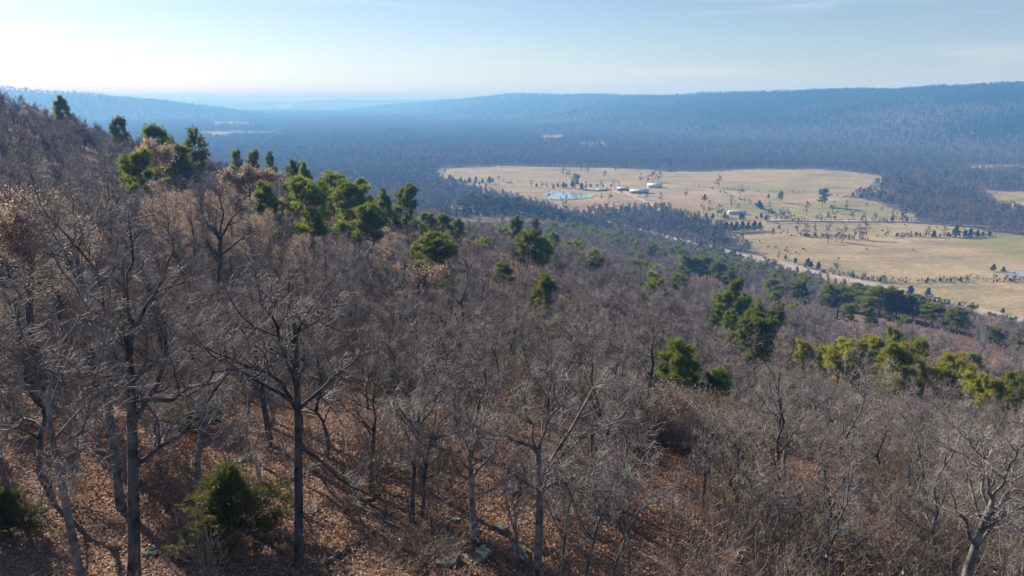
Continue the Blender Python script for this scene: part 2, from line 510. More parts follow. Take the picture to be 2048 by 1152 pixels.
def bare_tree(seed, h, r, lod, spread=0.5, nl=8, mats=('bark', 'twig'), leaf=0, leaf_size=0.07, leaf_mat='tan_leaf', crown_from=0.3):
    """parts (trunk, crown) of a leafless broadleaf tree of height h, foot at the origin"""
    rng = np.random.default_rng(seed)
    k = 8
    zz = np.linspace(0, 0.72 * h, k)
    tr = np.cumsum(rng.normal(size=(k, 2)) * 0.022 * h, 0); tr -= tr[0]
    trunk = np.column_stack([tr + np.outer(zz / h, rng.normal(size=2) * 0.08 * h), zz])
    trunk[0, 2] = -0.4
    R = np.interp(np.linspace(0, 1, k), [0, 0.08, 0.6, 1], [r * 1.35, r, r * 0.68, r * 0.3])
    lp, lr = grow(trunk[None], R[None], nl, crown_from, 0.98, 52, 12, spread, 7, 0.14, 0.13, 0.62, 0.012 if lod < 2 else 0.03, rng, fade=0.45)
    top, tr_ = grow(trunk[None], R[None], 3, 0.93, 1.0, 22, 8, spread * 0.75, 7, 0.12, 0.1, 0.85, 0.012, rng, fade=0.0)
    limbs = np.concatenate([lp, top]); lR = np.concatenate([lr, tr_])
    if lod == 0:
        nb, ns, nt, tl, rt, P = 64, 320, 1200, 0.058 * h, 0.0075, 3
    elif lod == 1:
        nb, ns, nt, tl, rt, P = 46, 210, 900, 0.085 * h, 0.014, 2
    else:
        nb, ns, nt, tl, rt, P = 24, 80, 430, 0.11 * h, 0.052, 2
    t_chunks = [tube_chunk(trunk[None], R[None], 8 if lod == 0 else 5, mats[0]), tube_chunk(limbs, lR, 5 if lod == 0 else 4 if lod == 1 else 3, mats[0])]
    c_chunks = crown_chunks(limbs, lR, rng, nb, ns, nt, tl, rt, mats[0] if lod < 2 else mats[1], mats[1], P, leaf, leaf_size, leaf_mat, 4 if lod == 0 else 3)
    return t_chunks, c_chunks

def tuft_tris(c, axis, nper, length, width, rng, spread=1.0):
    """bundles of needles: nper narrow triangles about each tuft centre"""
    n = len(c)
    d = unit(axis[:, None, :] * 0.55 + spread * unit(rng.normal(size=(n, nper, 3))))
    L = length * rng.uniform(0.6, 1.25, (n, nper, 1))
    s = unit(np.cross(d, rng.normal(size=(n, nper, 3)))) * width
    c = c[:, None, :] + rng.normal(size=(n, nper, 3)) * length * 0.22
    V = np.stack([c - s, c + s, c + d * L], 2)
    return V.reshape(-1, 3, 3)

def pine_tree(seed, h, lod=0, crown0=0.42, width=0.27, mat='pine', top_flat=0.5, clump=1.0):
    """shortleaf pine: clear bole, tiers of spreading boughs that end in needle clumps"""
    rng = np.random.default_rng(seed)
    k = 7
    zz = np.linspace(0, h * 0.97, k)
    off = np.cumsum(rng.normal(size=(k, 2)) * 0.012 * h, 0); off -= off[0]
    trunk = np.column_stack([off, zz]); trunk[0, 2] = -0.5
    r = 0.013 * h + 0.03
    R = np.interp(np.linspace(0, 1, k), [0, 0.6, 1], [r, r * 0.6, 0.025])
    nb = 34 if lod == 0 else 18 if lod == 1 else 10
    t = np.sort(rng.uniform(crown0, 0.985, nb)) ; t[-2:] = (0.96, 0.99)
    u = (t - crown0) / (1 - crown0)
    mid = 0.25 + 0.35 * top_flat
    prof = np.sqrt(np.clip(1 - np.where(u > mid, (u - mid) / (1.06 - mid), (mid - u) / (mid + 0.25)) ** 2, 0, 1))
    L = width * h * (0.12 + 0.95 * prof) * rng.uniform(0.6, 1.22, nb)
    az = np.arange(nb) * 2.4 + rng.normal(size=nb) * 0.5
    el = np.radians(np.interp(u, [0, 0.5, 1], [-4, 16, 52]) + rng.normal(size=nb) * 9)
    base = np.column_stack([np.interp(t * h, zz, trunk[:, j]) for j in range(3)])
    d = np.column_stack([np.cos(az) * np.cos(el), np.sin(az) * np.cos(el), np.sin(el)])
    P = 5
    pts = [base]
    for q in range(P - 1):
        d = unit(d + rng.normal(size=(nb, 3)) * 0.12 + np.array([0, 0, 0.10]))
        pts.append(pts[-1] + d * (L / (P - 1))[:, None])
    B = np.stack(pts, 1)
    Rb = np.linspace(1, 0.3, P)[None] * (0.012 + 0.022 * L)[:, None]
    ns = nb * (7 if lod == 0 else 4 if lod == 1 else 2)
    S, Rs = grow(B, Rb, ns, 0.35, 1.0, 45, 15, 0.42, 3, 0.15, 0.14, 0.6, 0.01, rng, fade=0.3)
    per = 3 if lod < 2 else 2
    ends = np.concatenate([S[:, -1], S[:, 1], B[:, -1]]) if lod < 2 else np.concatenate([S[:, -1], B[:, -1]])
    c = np.repeat(ends, per, 0) + rng.normal(size=(len(ends) * per, 3)) * 0.026 * h * clump * np.array([1, 1, 0.6])
    axis = unit(np.repeat(np.concatenate([S[:, -1] - S[:, 0], S[:, 1] - S[:, 0], B[:, -1] - B[:, -2]]) if lod < 2 else np.concatenate([S[:, -1] - S[:, 0], B[:, -1] - B[:, -2]]), per, 0) + np.array([0, 0, 0.5]))
    nper, ln, wd = ((26, 0.040 * h, 0.0031 * h) if lod == 0 else (9, 0.05 * h, 0.009 * h) if lod == 1 else (7, 0.1 * h, 0.026 * h))
    tr = [tube_chunk(trunk[None], R[None], 7 if lod == 0 else 4, 'pine_bark'), tube_chunk(B, Rb, 4 if lod == 0 else 3, 'pine_bark')]
    cr = [tri_chunk(tuft_tris(c, axis, nper, ln, wd, rng), mat)]
    if lod == 0:
        cr.append(tube_chunk(S, Rs, 3, 'pine_bark'))
    return tr, cr

def cedar_tree(seed, h, lod=0, width=0.36, mat='cedar', skirt=0.05):
    """juniper: dense cone of upswept sprays to the ground"""
    rng = np.random.default_rng(seed)
    k = 5
    trunk = np.column_stack([rng.normal(size=(k, 2)) * 0.006 * h, np.linspace(-0.2, h * 0.95, k)])
    R = np.linspace(0.014 * h + 0.02, 0.01, k)
    nb = (90, 40, 24)[lod]
    t = np.linspace(skirt, 0.95, nb) + rng.normal(size=nb) * 0.02
    t = np.clip(t, 0.03, 0.97)
    lob = 1 + 0.36 * rng.normal(size=nb)
    L = width * h * 1.1 * (1.1 - t) ** 1.05 * np.clip(t / 0.18 + 0.35, 0, 1) * np.clip(lob, 0.4, 1.6)
    az = np.arange(nb) * 2.399 + rng.normal(size=nb) * 0.3
    el = np.radians(22 + 30 * t + rng.normal(size=nb) * 8)
    base = np.column_stack([np.zeros(nb), np.zeros(nb), t * h * 0.93])
    d = np.column_stack([np.cos(az) * np.cos(el), np.sin(az) * np.cos(el), np.sin(el)])
    pts = [base]
    for q in range(3):
        d = unit(d + rng.normal(size=(nb, 3)) * 0.1 + np.array([0, 0, 0.08]))
        pts.append(pts[-1] + d * (L / 3)[:, None])
    B = np.stack(pts, 1); Rb = np.linspace(1, 0.25, 4)[None] * (0.006 + 0.012 * L)[:, None]
    per = (24, 8, 4)[lod]
    f = rng.uniform(0.25, 1.03, (nb, per, 1)) ** 0.7
    c = B[:, None, 0] * (1 - f) + B[:, None, -1] * f
    c = c + rng.normal(size=c.shape) * (0.032 * h) * np.array([1, 1, 0.8])
    ax = np.repeat(unit(B[:, -1] - B[:, 0] + np.array([0, 0, 0.4]))[:, None], per, 1)
    nper, ln, wd = ((20, 0.046 * h, 0.0028 * h), (8, 0.075 * h, 0.016 * h), (6, 0.13 * h, 0.04 * h))[lod]
    tr = [tube_chunk(trunk[None], R[None], 6 if lod == 0 else 4, 'pine_bark'), tube_chunk(B, Rb, 3, 'pine_bark')]
    cr = [tri_chunk(tuft_tris(c.reshape(-1, 3), ax.reshape(-1, 3), nper, ln, wd, rng, 0.8), mat)]
    return tr, cr

def parts_of(name, tc):
    t, c = tc
    return [("trunk", build(name + "_trunk", t)), ("crown", build(name + "_crown", c))]

def whole(name, tc):
    return build(name, tc[0] + tc[1])

# ------------------------------------------------------------------ field outlines (photo pixels -> valley floor)
def poly_px(pts):
    return np.array([valley_pt(x, y)[:2] for x, y in pts])

def inside(poly, x, y):
    x = np.asarray(x); y = np.asarray(y)
    r = np.zeros(x.shape, bool)
    n = len(poly)
    for i in range(n):
        x0, y0 = poly[i]; x1, y1 = poly[(i + 1) % n]
        c = ((y0 > y) != (y1 > y)) & (x < (x1 - x0) * (y - y0) / (y1 - y0 + 1e-12) + x0)
        r ^= c
    return r

FIELDS = [
    poly_px([(868, 352), (884, 336), (1000, 332), (1150, 334), (1290, 338), (1330, 343), (1420, 343), (1480, 338), (1620, 338), (1690, 342), (1760, 352), (1782, 362),
             (1742, 371), (1790, 384), (1720, 386), (1700, 395), (1750, 402), (1780, 416), (1838, 432), (1830, 443), (1535, 443), (1520, 455), (1440, 457), (1405, 446), (1330, 424),
             (1250, 424), (1190, 428), (1150, 432), (1085, 413), (1010, 396), (950, 378), (930, 374), (880, 362)]),
    poly_px([(1436, 462), (1530, 446), (1600, 444), (1830, 444), (1935, 455), (1990, 466), (2200, 478), (2400, 500), (2700, 620), (2500, 690), (2048, 652), (1850, 607), (1700, 570), (1540, 522), (1490, 496)]),
    poly_px([(1955, 381), (2100, 384), (2300, 400), (2300, 452), (2060, 432), (1990, 416)]),
    poly_px([(1925, 331), (2040, 329), (2060, 340), (1935, 345)]),
    poly_px([(405, 264), (480, 263), (560, 265), (572, 271), (450, 274), (400, 272)]),
    poly_px([(420, 273), (465, 272), (462, 277), (425, 277)]),
    poly_px([(425, 245), (460, 244), (500, 246), (498, 252), (430, 252)]),
    poly_px([(420, 293), (470, 297), (468, 301), (425, 299)]),
    poly_px([(565, 318), (590, 321), (592, 328), (570, 325)]),
    poly_px([(1078, 272), (1125, 270), (1128, 282), (1080, 283)]),
    poly_px([(1160, 286), (1210, 285), (1214, 297), (1162, 298)]),
    poly_px([(893, 408), (918, 408), (920, 420), (900, 418)]),
]
def in_field(x, y):
    r = inside(FIELDS[0], x, y)
    for f in FIELDS[1:]:
        r |= inside(f, x, y)
    # the roadside verge
    s = (x - ROAD_A[0]) * ROAD_D[0] + (y - ROAD_A[1]) * ROAD_D[1]
    d = (x - ROAD_A[0]) * ROAD_N[0] + (y - ROAD_A[1]) * ROAD_N[1]
    verge = (d < np.where(s < 200, 29, 4) + np.where(s < 200, 5, 1) * np.sin(s / 31.0)) & (d > np.where(s < 200, -9, -4)) & (s > -260) & (s < 700)
    return r | verge

# ------------------------------------------------------------------ ground
def make_ground():
    az = np.concatenate([np.radians(np.linspace(-180, -50, 60, endpoint=False)), np.radians(np.linspace(-50, 50, 430, endpoint=False)), np.radians(np.linspace(50, 180, 60, endpoint=False))])
    rr = np.concatenate([[0.0], np.geomspace(2.5, 17500, 600)])
    A, Rr = np.meshgrid(az, rr)
    X, Y = Rr * np.sin(A), Rr * np.cos(A)
    Z = terrain(X.ravel(), Y.ravel())
    V = np.column_stack([X.ravel(), Y.ravel(), Z])
    na, nr = len(az), len(rr)
    i = np.arange(nr - 1)[:, None] * na; j = np.arange(na)[None]; j2 = (j + 1) % na
    Q = np.stack([i + j, i + na + j, i + na + j2, i + j2], -1).reshape(-1, 4)[:, ::-1]
    me = build("ground", [(V, Q, M['ground'])])
    x, y = V[:, 0], V[:, 1]
    fld = in_field(x, y).astype(float)
    hl = np.clip((hill(x, y) + 112) / 14, 0, 1)
    litter = np.array([0.185, 0.112, 0.078]); wood = np.array([0.125, 0.104, 0.094])
    tan = np.array([0.365, 0.28, 0.165]); grn = np.array([0.235, 0.235, 0.08]); red = np.array([0.33, 0.18, 0.11]); pink = np.array([0.34, 0.25, 0.175])
    c = wood[None] * (1 - hl[:, None]) + litter[None] * hl[:, None]
    f1 = inside(FIELDS[0], x, y); f2 = inside(FIELDS[1], x, y)
    g = np.clip((fbm(x, y, 110, 77, 3) - 0.38) * 4, 0, 1)
    gb = np.where(f2, 0.74, 0.3)
    # greener towards the near meadow and round the farmstead, redder on the bare slope below the pond
    gc = valley_pt(1560, 415)[:2]; gd = np.hypot(x - gc[0], y - gc[1])
    gb = gb + 0.35 * np.exp(-(gd / 130) ** 2)
    gc2 = valley_pt(1650, 482)[:2]
    gb = gb + 0.5 * np.exp(-((x - gc2[0]) / 90) ** 2 - ((y - gc2[1]) / 40) ** 2)
    fc = tan[None] * (1 - np.clip(g * gb * 1.4, 0, 1))[:, None] + grn[None] * np.clip(g * gb * 1.4, 0, 1)[:, None]
    pk = np.clip((fbm(x, y, 190, 31, 2) - 0.45) * 3, 0, 1)[:, None] * np.where(f1, 0.7, 0.25)[:, None]
    fc = fc * (1 - pk) + pink * pk
    rd = np.zeros(len(x))
    for px, py, sx, sy, a in ((1180, 416, 55, 22, 0.9), (1345, 412, 40, 18, 0.9), (1010, 385, 60, 16, 0.5), (1080, 405, 40, 16, 0.4), (1290, 415, 30, 14, 0.5)):
        q = valley_pt(px, py)[:2]
        rd = np.maximum(rd, 0.75 * a * np.exp(-((x - q[0]) / sx) ** 2 - ((y - q[1]) / (sy * 2.2)) ** 2) * np.clip((fbm(x, y, 30, 5, 3) - 0.25) * 2.6, 0, 1))
    fc = fc * (1 - rd[:, None]) + red[None] * rd[:, None]
    c = c * (1 - fld[:, None]) + fc * fld[:, None]
    at = me.color_attributes.new("tint", 'FLOAT_COLOR', 'POINT')
    at.data.foreach_set("color", np.column_stack([c, np.ones(len(c))]).astype(np.float32).ravel())
    fa = me.attributes.new("field", 'FLOAT', 'POINT')
    fa.data.foreach_set("value", fld.astype(np.float32))
    return put("ground", me, kind="structure")

def ground_mat():
    m, nt, bs = new_mat("ground")
    a = nt.nodes.new("ShaderNodeAttribute"); a.attribute_name = "tint"
    f = nt.nodes.new("ShaderNodeAttribute"); f.attribute_name = "field"
    geo = nt.nodes.new("ShaderNodeNewGeometry")
    def nz(scale, det, lo, hi, tmin, tmax, sx=1.0):
        mp = nt.nodes.new("ShaderNodeMapping"); mp.inputs["Scale"].default_value = (sx, 1, 1)
        nt.links.new(geo.outputs["Position"], mp.inputs["Vector"])
        n = N(nt, "ShaderNodeTexNoise", Scale=scale, Detail=det); nt.links.new(mp.outputs[0], n.inputs["Vector"])
        r = nt.nodes.new("ShaderNodeMapRange"); r.inputs["From Min"].default_value = lo; r.inputs["From Max"].default_value = hi
        r.inputs["To Min"].default_value = tmin; r.inputs["To Max"].default_value = tmax
        nt.links.new(n.outputs["Fac"], r.inputs["Value"]); return r.outputs["Result"]
    def mul(p, q):
        n = nt.nodes.new("ShaderNodeMath"); n.operation = 'MULTIPLY'
        nt.links.new(p, n.inputs[0]); nt.links.new(q, n.inputs[1]); return n.outputs[0]
    v = mul(mul(nz(0.02, 6, 0.3, 0.7, 0.78, 1.18), nz(0.35, 5, 0.3, 0.7, 0.75, 1.2)), nz(6.0, 6, 0.3, 0.7, 0.6, 1.35))
    vm = nt.nodes.new("ShaderNodeVectorMath"); vm.operation = 'SCALE'
    nt.links.new(a.outputs["Color"], vm.inputs[0]); nt.links.new(v, vm.inputs["Scale"])
    # streaks of dry weeds in the pasture
    st = nz(0.05, 6, 0.52, 0.72, 0.0, 0.8, 0.3)
    dark = mixcol(nt, mul(st, f.outputs["Fac"]), vm.outputs["Vector"], (0.17, 0.125, 0.085))
    nt.links.new(dark, bs.inputs["Base Color"])
    bs.inputs["Roughness"].default_value = 0.95
    bs.inputs["Specular IOR Level"].default_value = 0.05
    bp = N(nt, "ShaderNodeBump", Strength=0.6, Distance=0.15)
    nt.links.new(nz(5.0, 6, 0, 1, 0, 1), bp.inputs["Height"])
    nt.links.new(bp.outputs["Normal"], bs.inputs["Normal"])
    return m
M['ground'] = ground_mat()
make_ground()

# ------------------------------------------------------------------ road, tracks, water
def ribbon(name, pts, width, lift, mat, kind="structure", step=4.0, wob=0.0, **kw):
    pts = np.array(pts, float)[:, :2]
    seg = np.linalg.norm(np.diff(pts, axis=0), axis=1); s = np.concatenate([[0], np.cumsum(seg)])
    n = max(int(s[-1] / step), 2)
    c, _ = resample(pts, np.ones(len(pts)), max(n, len(pts) * 6))
    t = unit(np.gradient(c, axis=0)); nn = np.column_stack([-t[:, 1], t[:, 0]])
    w = width * (1 + wob * (vnoise(c[:, 0], c[:, 1], 15, 8) - 0.5))
    rows = []
    for q in (-1, -0.33, 0.33, 1):
        p = c + nn * (w * 0.5 * q)[:, None]
        rows.append(np.column_stack([p, terrain(p[:, 0], p[:, 1]) + lift]))
    V = np.stack(rows, 1); k = len(c)
    V[:, :, 2] = np.maximum(V[:, :, 2], V[:, :, 2].mean(1, keepdims=True))
    i = np.arange(k - 1)[:, None] * 4 + np.arange(3)[None]
    Q = np.stack([i, i + 1, i + 5, i + 4], -1).reshape(-1, 4)[:, ::-1]
    return put(name, build(name, [(V.reshape(-1, 3), Q, mat)]), kind=kind, **kw)

M['asphalt'] = plain("pale_asphalt", (0.28, 0.265, 0.25), (0.40, 0.38, 0.36), 0.4, 0.9, 0.1)
M['dirt'] = plain("dirt_track", (0.42, 0.31, 0.21), (0.55, 0.43, 0.31), 0.3, 0.95, 0.05)
M['verge'] = plain("verge_grass", (0.33, 0.235, 0.145), (0.42, 0.30, 0.20), 0.2, 0.95, 0.05)
M['line'] = plain("road_line", (0.62, 0.48, 0.12), (0.7, 0.55, 0.2), 0.5, 0.8, 0.1)
M['white_line'] = plain("road_edge_line", (0.62, 0.62, 0.6), (0.75, 0.75, 0.73), 0.5, 0.8, 0.1)
rp = [ROAD_A + ROAD_D * s for s in (-300, -150, 0, 100, 200, 300, 400, 500, 600, 700)]
ribbon("road_verge", rp[:5], 17.0, 0.12, 'verge', wob=0.3)
ribbon("road", rp, 7.6, 0.22, 'asphalt')
ribbon("road_marking_centre", rp, 0.3, 0.235, 'line')
for s in (-1, 1):
    ribbon("road_marking_edge", [p + ROAD_N * 3.4 * s for p in rp], 0.14, 0.235, 'white_line')
ribbon("driveway", [valley_pt(*p) for p in ((1322, 421), (1300, 408), (1280, 398), (1258, 390), (1240, 386), (1227, 381))], 5.0, 0.12, 'dirt', wob=0.4)
ribbon("farm_track", [valley_pt(*p) for p in ((1232, 383), (1210, 384), (1180, 383), (1140, 381.5), (1095, 382), (1060, 382), (1010, 384), (960, 384))], 4.2, 0.1, 'dirt', wob=0.6)
ribbon("farmyard_path", [valley_pt(*p) for p in ((1227, 381), (1240, 379), (1262, 391), (1274, 391))], 4.0, 0.11, 'dirt', wob=0.4)
ribbon("cattle_path", [valley_pt(*p) for p in ((1560, 408), (1590, 413), (1612, 418), (1640, 423))], 1.8, 0.1, 'dirt', wob=0.8)
M['creek'] = plain("dry_creek_bed", (0.40, 0.36, 0.31), (0.58, 0.54, 0.48), 0.15, 0.9, 0.1)
M['bank'] = plain("creek_bank", (0.07, 0.055, 0.045), (0.13, 0.10, 0.08), 0.1, 0.95, 0.05)
creek = [valley_pt(*p) for p in ((1540, 440), (1580, 440), (1640, 441), (1700, 441.5), (1770, 442), (1830, 443.5), (1900, 449), (1960, 452), (2020, 455))]
ribbon("creek_bank", [c - np.array([0, 7, 0]) for c in creek], 8.0, 0.10, 'bank', wob=1.0)
ribbon("creek_bed", creek, 4.5, 0.16, 'creek', wob=1.6)

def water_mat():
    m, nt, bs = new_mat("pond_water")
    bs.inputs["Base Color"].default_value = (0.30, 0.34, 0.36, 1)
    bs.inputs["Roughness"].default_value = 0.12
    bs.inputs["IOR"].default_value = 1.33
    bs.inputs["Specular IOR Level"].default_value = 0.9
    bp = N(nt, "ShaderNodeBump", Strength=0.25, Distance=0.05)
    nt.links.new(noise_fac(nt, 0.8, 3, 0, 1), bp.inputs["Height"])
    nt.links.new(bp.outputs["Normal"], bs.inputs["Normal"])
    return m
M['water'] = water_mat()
M['mud'] = plain("pond_bank", (0.24, 0.17, 0.11), (0.33, 0.25, 0.17), 0.2, 0.95, 0.05)

def pond(pxs, name):
    p = np.array([valley_pt(*q)[:2] for q in pxs])
    q, _ = resample(np.vstack([p, p[:1]]), np.ones(len(p) + 1), len(p) * 5)
    q = q[:-1]
    q = q + 0.7 * np.random.default_rng(3).normal(size=q.shape)
    c = q.mean(0); n = len(q)
    z = terrain(q[:, 0], q[:, 1]); lev = float(z.max()) + 0.12
    # bank ring up out of the grass and the water surface inside it
    o = c + (q - c) * 1.0 + unit(q - c) * 3.0
    zo = terrain(o[:, 0], o[:, 1]) - 0.05
    V = np.vstack([np.column_stack([q, np.full(n, lev)]), np.column_stack([q + unit(q - c) * 0.9, np.full(n, lev + 0.25)]), np.column_stack([o, zo])])
    i = np.arange(n); j = (i + 1) % n
    Q = np.vstack([np.column_stack([i, j, j + n, i + n]), np.column_stack([i + n, j + n, j + 2 * n, i + 2 * n])])
    put(name + "_bank", build(name + "_bank", [(V, Q[:, ::-1], 'mud')]), kind="structure")
    W = np.vstack([np.column_stack([q + unit(q - c) * 0.5, np.full(n, lev)]), [[c[0], c[1], lev]]])
    T = np.column_stack([i, j, np.full(n, n)])
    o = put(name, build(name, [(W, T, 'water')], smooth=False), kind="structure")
    nz = o.data.polygons[0].normal.z
    if nz < 0:
        o.data.flip_normals()
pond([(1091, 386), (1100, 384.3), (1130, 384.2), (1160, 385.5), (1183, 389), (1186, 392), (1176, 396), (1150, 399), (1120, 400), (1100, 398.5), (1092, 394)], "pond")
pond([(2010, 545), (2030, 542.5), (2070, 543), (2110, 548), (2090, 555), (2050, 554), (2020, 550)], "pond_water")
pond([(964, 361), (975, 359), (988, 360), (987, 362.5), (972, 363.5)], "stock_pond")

# ------------------------------------------------------------------ farm buildings
M['roof_white'] = plain("white_metal_roof", (0.72, 0.70, 0.70), (0.82, 0.80, 0.80), 0.5, 0.45, 0.4)
M['roof_grey'] = plain("galvanised_roof", (0.45, 0.50, 0.55), (0.56, 0.61, 0.66), 0.5, 0.35, 0.5)
M['wall_white'] = plain("white_siding", (0.62, 0.63, 0.64), (0.72, 0.72, 0.72), 0.5, 0.7, 0.2)
M['wall_dark'] = plain("dark_siding", (0.10, 0.10, 0.11), (0.16, 0.15, 0.15), 0.5, 0.8, 0.2)
M['wall_red'] = plain("red_siding", (0.25, 0.045, 0.04), (0.32, 0.07, 0.06), 0.5, 0.8, 0.2)
M['glass'] = plain("window_glass", (0.03, 0.04, 0.05), (0.05, 0.06, 0.07), 0.5, 0.1, 0.6)
M['trim'] = plain("trim", (0.30, 0.05, 0.05), (0.34, 0.07, 0.06), 0.5, 0.7, 0.2)
M['post'] = plain("timber_post", (0.16, 0.12, 0.09), (0.25, 0.2, 0.15), 2, 0.9, 0.1)

def box_chunk(x0, x1, y0, y1, z0, z1, mat):
    V = np.array([(x, y, z) for z in (z0, z1) for y in (y0, y1) for x in (x0, x1)], float)
    Q = np.array([(0, 2, 3, 1), (4, 5, 7, 6), (0, 1, 5, 4), (2, 6, 7, 3), (0, 4, 6, 2), (1, 3, 7, 5)])
    return V, Q, mat

def gable_roof(L, W, h0, rise, over, mat, t=0.18):
    """two-slope roof along x with thickness, and the gable ends"""
    a, b = L / 2 + over, W / 2 + over
    k = rise / (W / 2); e = h0 - k * over
    prof = [(-b, e), (0, h0 + rise), (b, e), (b, e + t), (0, h0 + rise + t), (-b, e + t)]
    V = np.array([(x, y, z) for x in (-a, a) for y, z in prof], float)
    Q = []
    for i in range(6):
        j = (i + 1) % 6
        Q.append((i, j, j + 6, i + 6))
    Q += [(0, 5, 4, 1), (1, 4, 3, 2), (6, 7, 10, 11), (7, 8, 9, 10)]
    return V, np.array(Q), mat

def walls_gable(L, W, h, rise, mat):
    a, b = L / 2, W / 2
    V = np.array([(-a, -b, -0.6), (a, -b, -0.6), (a, b, -0.6), (-a, b, -0.6), (-a, -b, h), (a, -b, h), (a, b, h), (-a, b, h)], float)
    Q = np.array([(0, 1, 5, 4), (1, 2, 6, 5), (2, 3, 7, 6), (3, 0, 4, 7)])
    V2 = np.array([(-a, -b, h), (-a, b, h), (-a, 0, h + rise - 0.05), (a, -b, h), (a, b, h), (a, 0, h + rise - 0.05)], float)
    T = np.array([(0, 2, 1), (3, 4, 5)])
    return [(V, Q, mat), (V2, T, mat)]

def building(name, label, px, py, rz, L, W, h, rise, wall, roof, wins, doors=(), over=0.5, porch=None, cat="building"):
    p = valley_pt(px, py)
    e = put(name, None, p, math.radians(rz), 1.0, label=label, cat=cat)
    put("wall", build("wall", walls_gable(L, W, h, rise, wall), smooth=False), parent=e)
    r = put("roof", build("roof", [gable_roof(L, W, h, rise, over, roof)], smooth=False), parent=e)
    put("ridge_cap", build("ridge_cap", [box_chunk(-L / 2 - over + 0.02, L / 2 + over - 0.02, -0.18, 0.18, h + rise + 0.12, h + rise + 0.26, roof)], smooth=False), parent=r)
    for x, z0, w, hh in wins:
        f = put("window", build("window", [box_chunk(x - w / 2 - 0.1, x + w / 2 + 0.1, -W / 2 - 0.06, -W / 2 + 0.02, z0 - 0.1, z0 + hh + 0.1, 'wall_white')], smooth=False), parent=e)
        put("pane", build("pane", [box_chunk(x - w / 2, x + w / 2, -W / 2 - 0.085, -W / 2 - 0.055, z0, z0 + hh, 'glass')], smooth=False), parent=f)
    for x, w, hh, dm in doors:
        d = put("door_or_dark_bay", build("door_or_dark_bay", [box_chunk(x - w / 2, x + w / 2, -W / 2 - 0.08, -W / 2 + 0.02, 0.0, hh, dm)], smooth=False), parent=e)
        put("handle", build("handle", [box_chunk(x + w / 2 - 0.2, x + w / 2 - 0.1, -W / 2 - 0.14, -W / 2 - 0.075, hh * 0.45, hh * 0.45 + 0.12, 'wall_dark')], smooth=False), parent=d)
    if porch:
        x0, x1, dep, hp = porch
        put("porch_roof", build("porch_roof", [box_chunk(x0, x1, -W / 2 - dep, -W / 2 - 0.01, hp, hp + 0.15, roof)], smooth=False), parent=e)
        for x in np.linspace(x0 + 0.2, x1 - 0.2, 4):
            put("post", build("post", [box_chunk(x - 0.08, x + 0.08, -W / 2 - dep + 0.05, -W / 2 - dep + 0.21, -0.5, hp, 'post')], smooth=False), parent=e)
    return e

building("ranch_house", "white-roofed ranch house with red trim, farthest right of the farm buildings", 1309, 375, -6, 19, 11, 3.4, 2.6, 'wall_white', 'roof_white',
         [(-7, 1.0, 1.6, 1.3), (-3.5, 1.0, 1.6, 1.3), (6.5, 1.0, 1.8, 1.3)], [(2.2, 1.1, 2.1, 'wall_red')], 0.7, (-1.5, 5.5, 2.2, 2.6), "house")
building("long_barn", "long low barn with a blue-grey metal roof beside the driveway", 1279, 386, -12, 23, 10, 3.0, 2.0, 'wall_dark', 'roof_grey',
         [(-4, 1.2, 1.2, 0.9)], [(2.5, 3.2, 2.6, 'wall_dark'), (8, 2.6, 2.4, 'wall_dark')], 0.9, None, "barn")
building("machine_shed", "small open-fronted shed with a white roof between pond and long barn", 1246, 380.5, -10, 15, 8, 3.0, 1.3, 'wall_dark', 'roof_white',
         [], [(-3.6, 3.0, 2.5, 'glass'), (0.6, 3.0, 2.5, 'glass'), (4.8, 3.0, 2.5, 'glass')], 0.6, None, "shed")  # dark slabs on the closed wall stand in for the shade inside open bays
building("livestock_shed", "low brown shed with a white lean-to roof at the pond's right shore", 1199, 382, 4, 9, 5, 1.9, 0.9, 'wall_dark', 'roof_white',
         [(-2, 0.8, 0.8, 0.6)], [(2, 1.6, 1.7, 'wall_red')], 0.4, None, "shed")
building("feed_shed", "tiny dark shed right of the low brown shed near the pond", 1211, 381.5, -8, 6, 4, 2.0, 0.9, 'wall_dark', 'roof_grey',
         [], [(0, 1.6, 1.7, 'wall_red')], 0.4, None, "shed")
building("mobile_home", "white single-wide mobile home with a row of dark windows in the pasture", 1474, 428.5, -4, 19, 4.6, 3.3, 0.45, 'wall_white', 'roof_white',
         [(-7.6, 1.5, 1.1, 1.0), (-5.0, 1.5, 1.4, 1.0), (-0.4, 1.5, 1.4, 1.0), (2.4, 1.5, 1.1, 1.0), (6.8, 1.5, 1.6, 1.0)], [(-2.7, 1.0, 2.5, 'wall_dark'), (4.6, 1.0, 2.5, 'wall_dark')], 0.15, None, "mobile home")

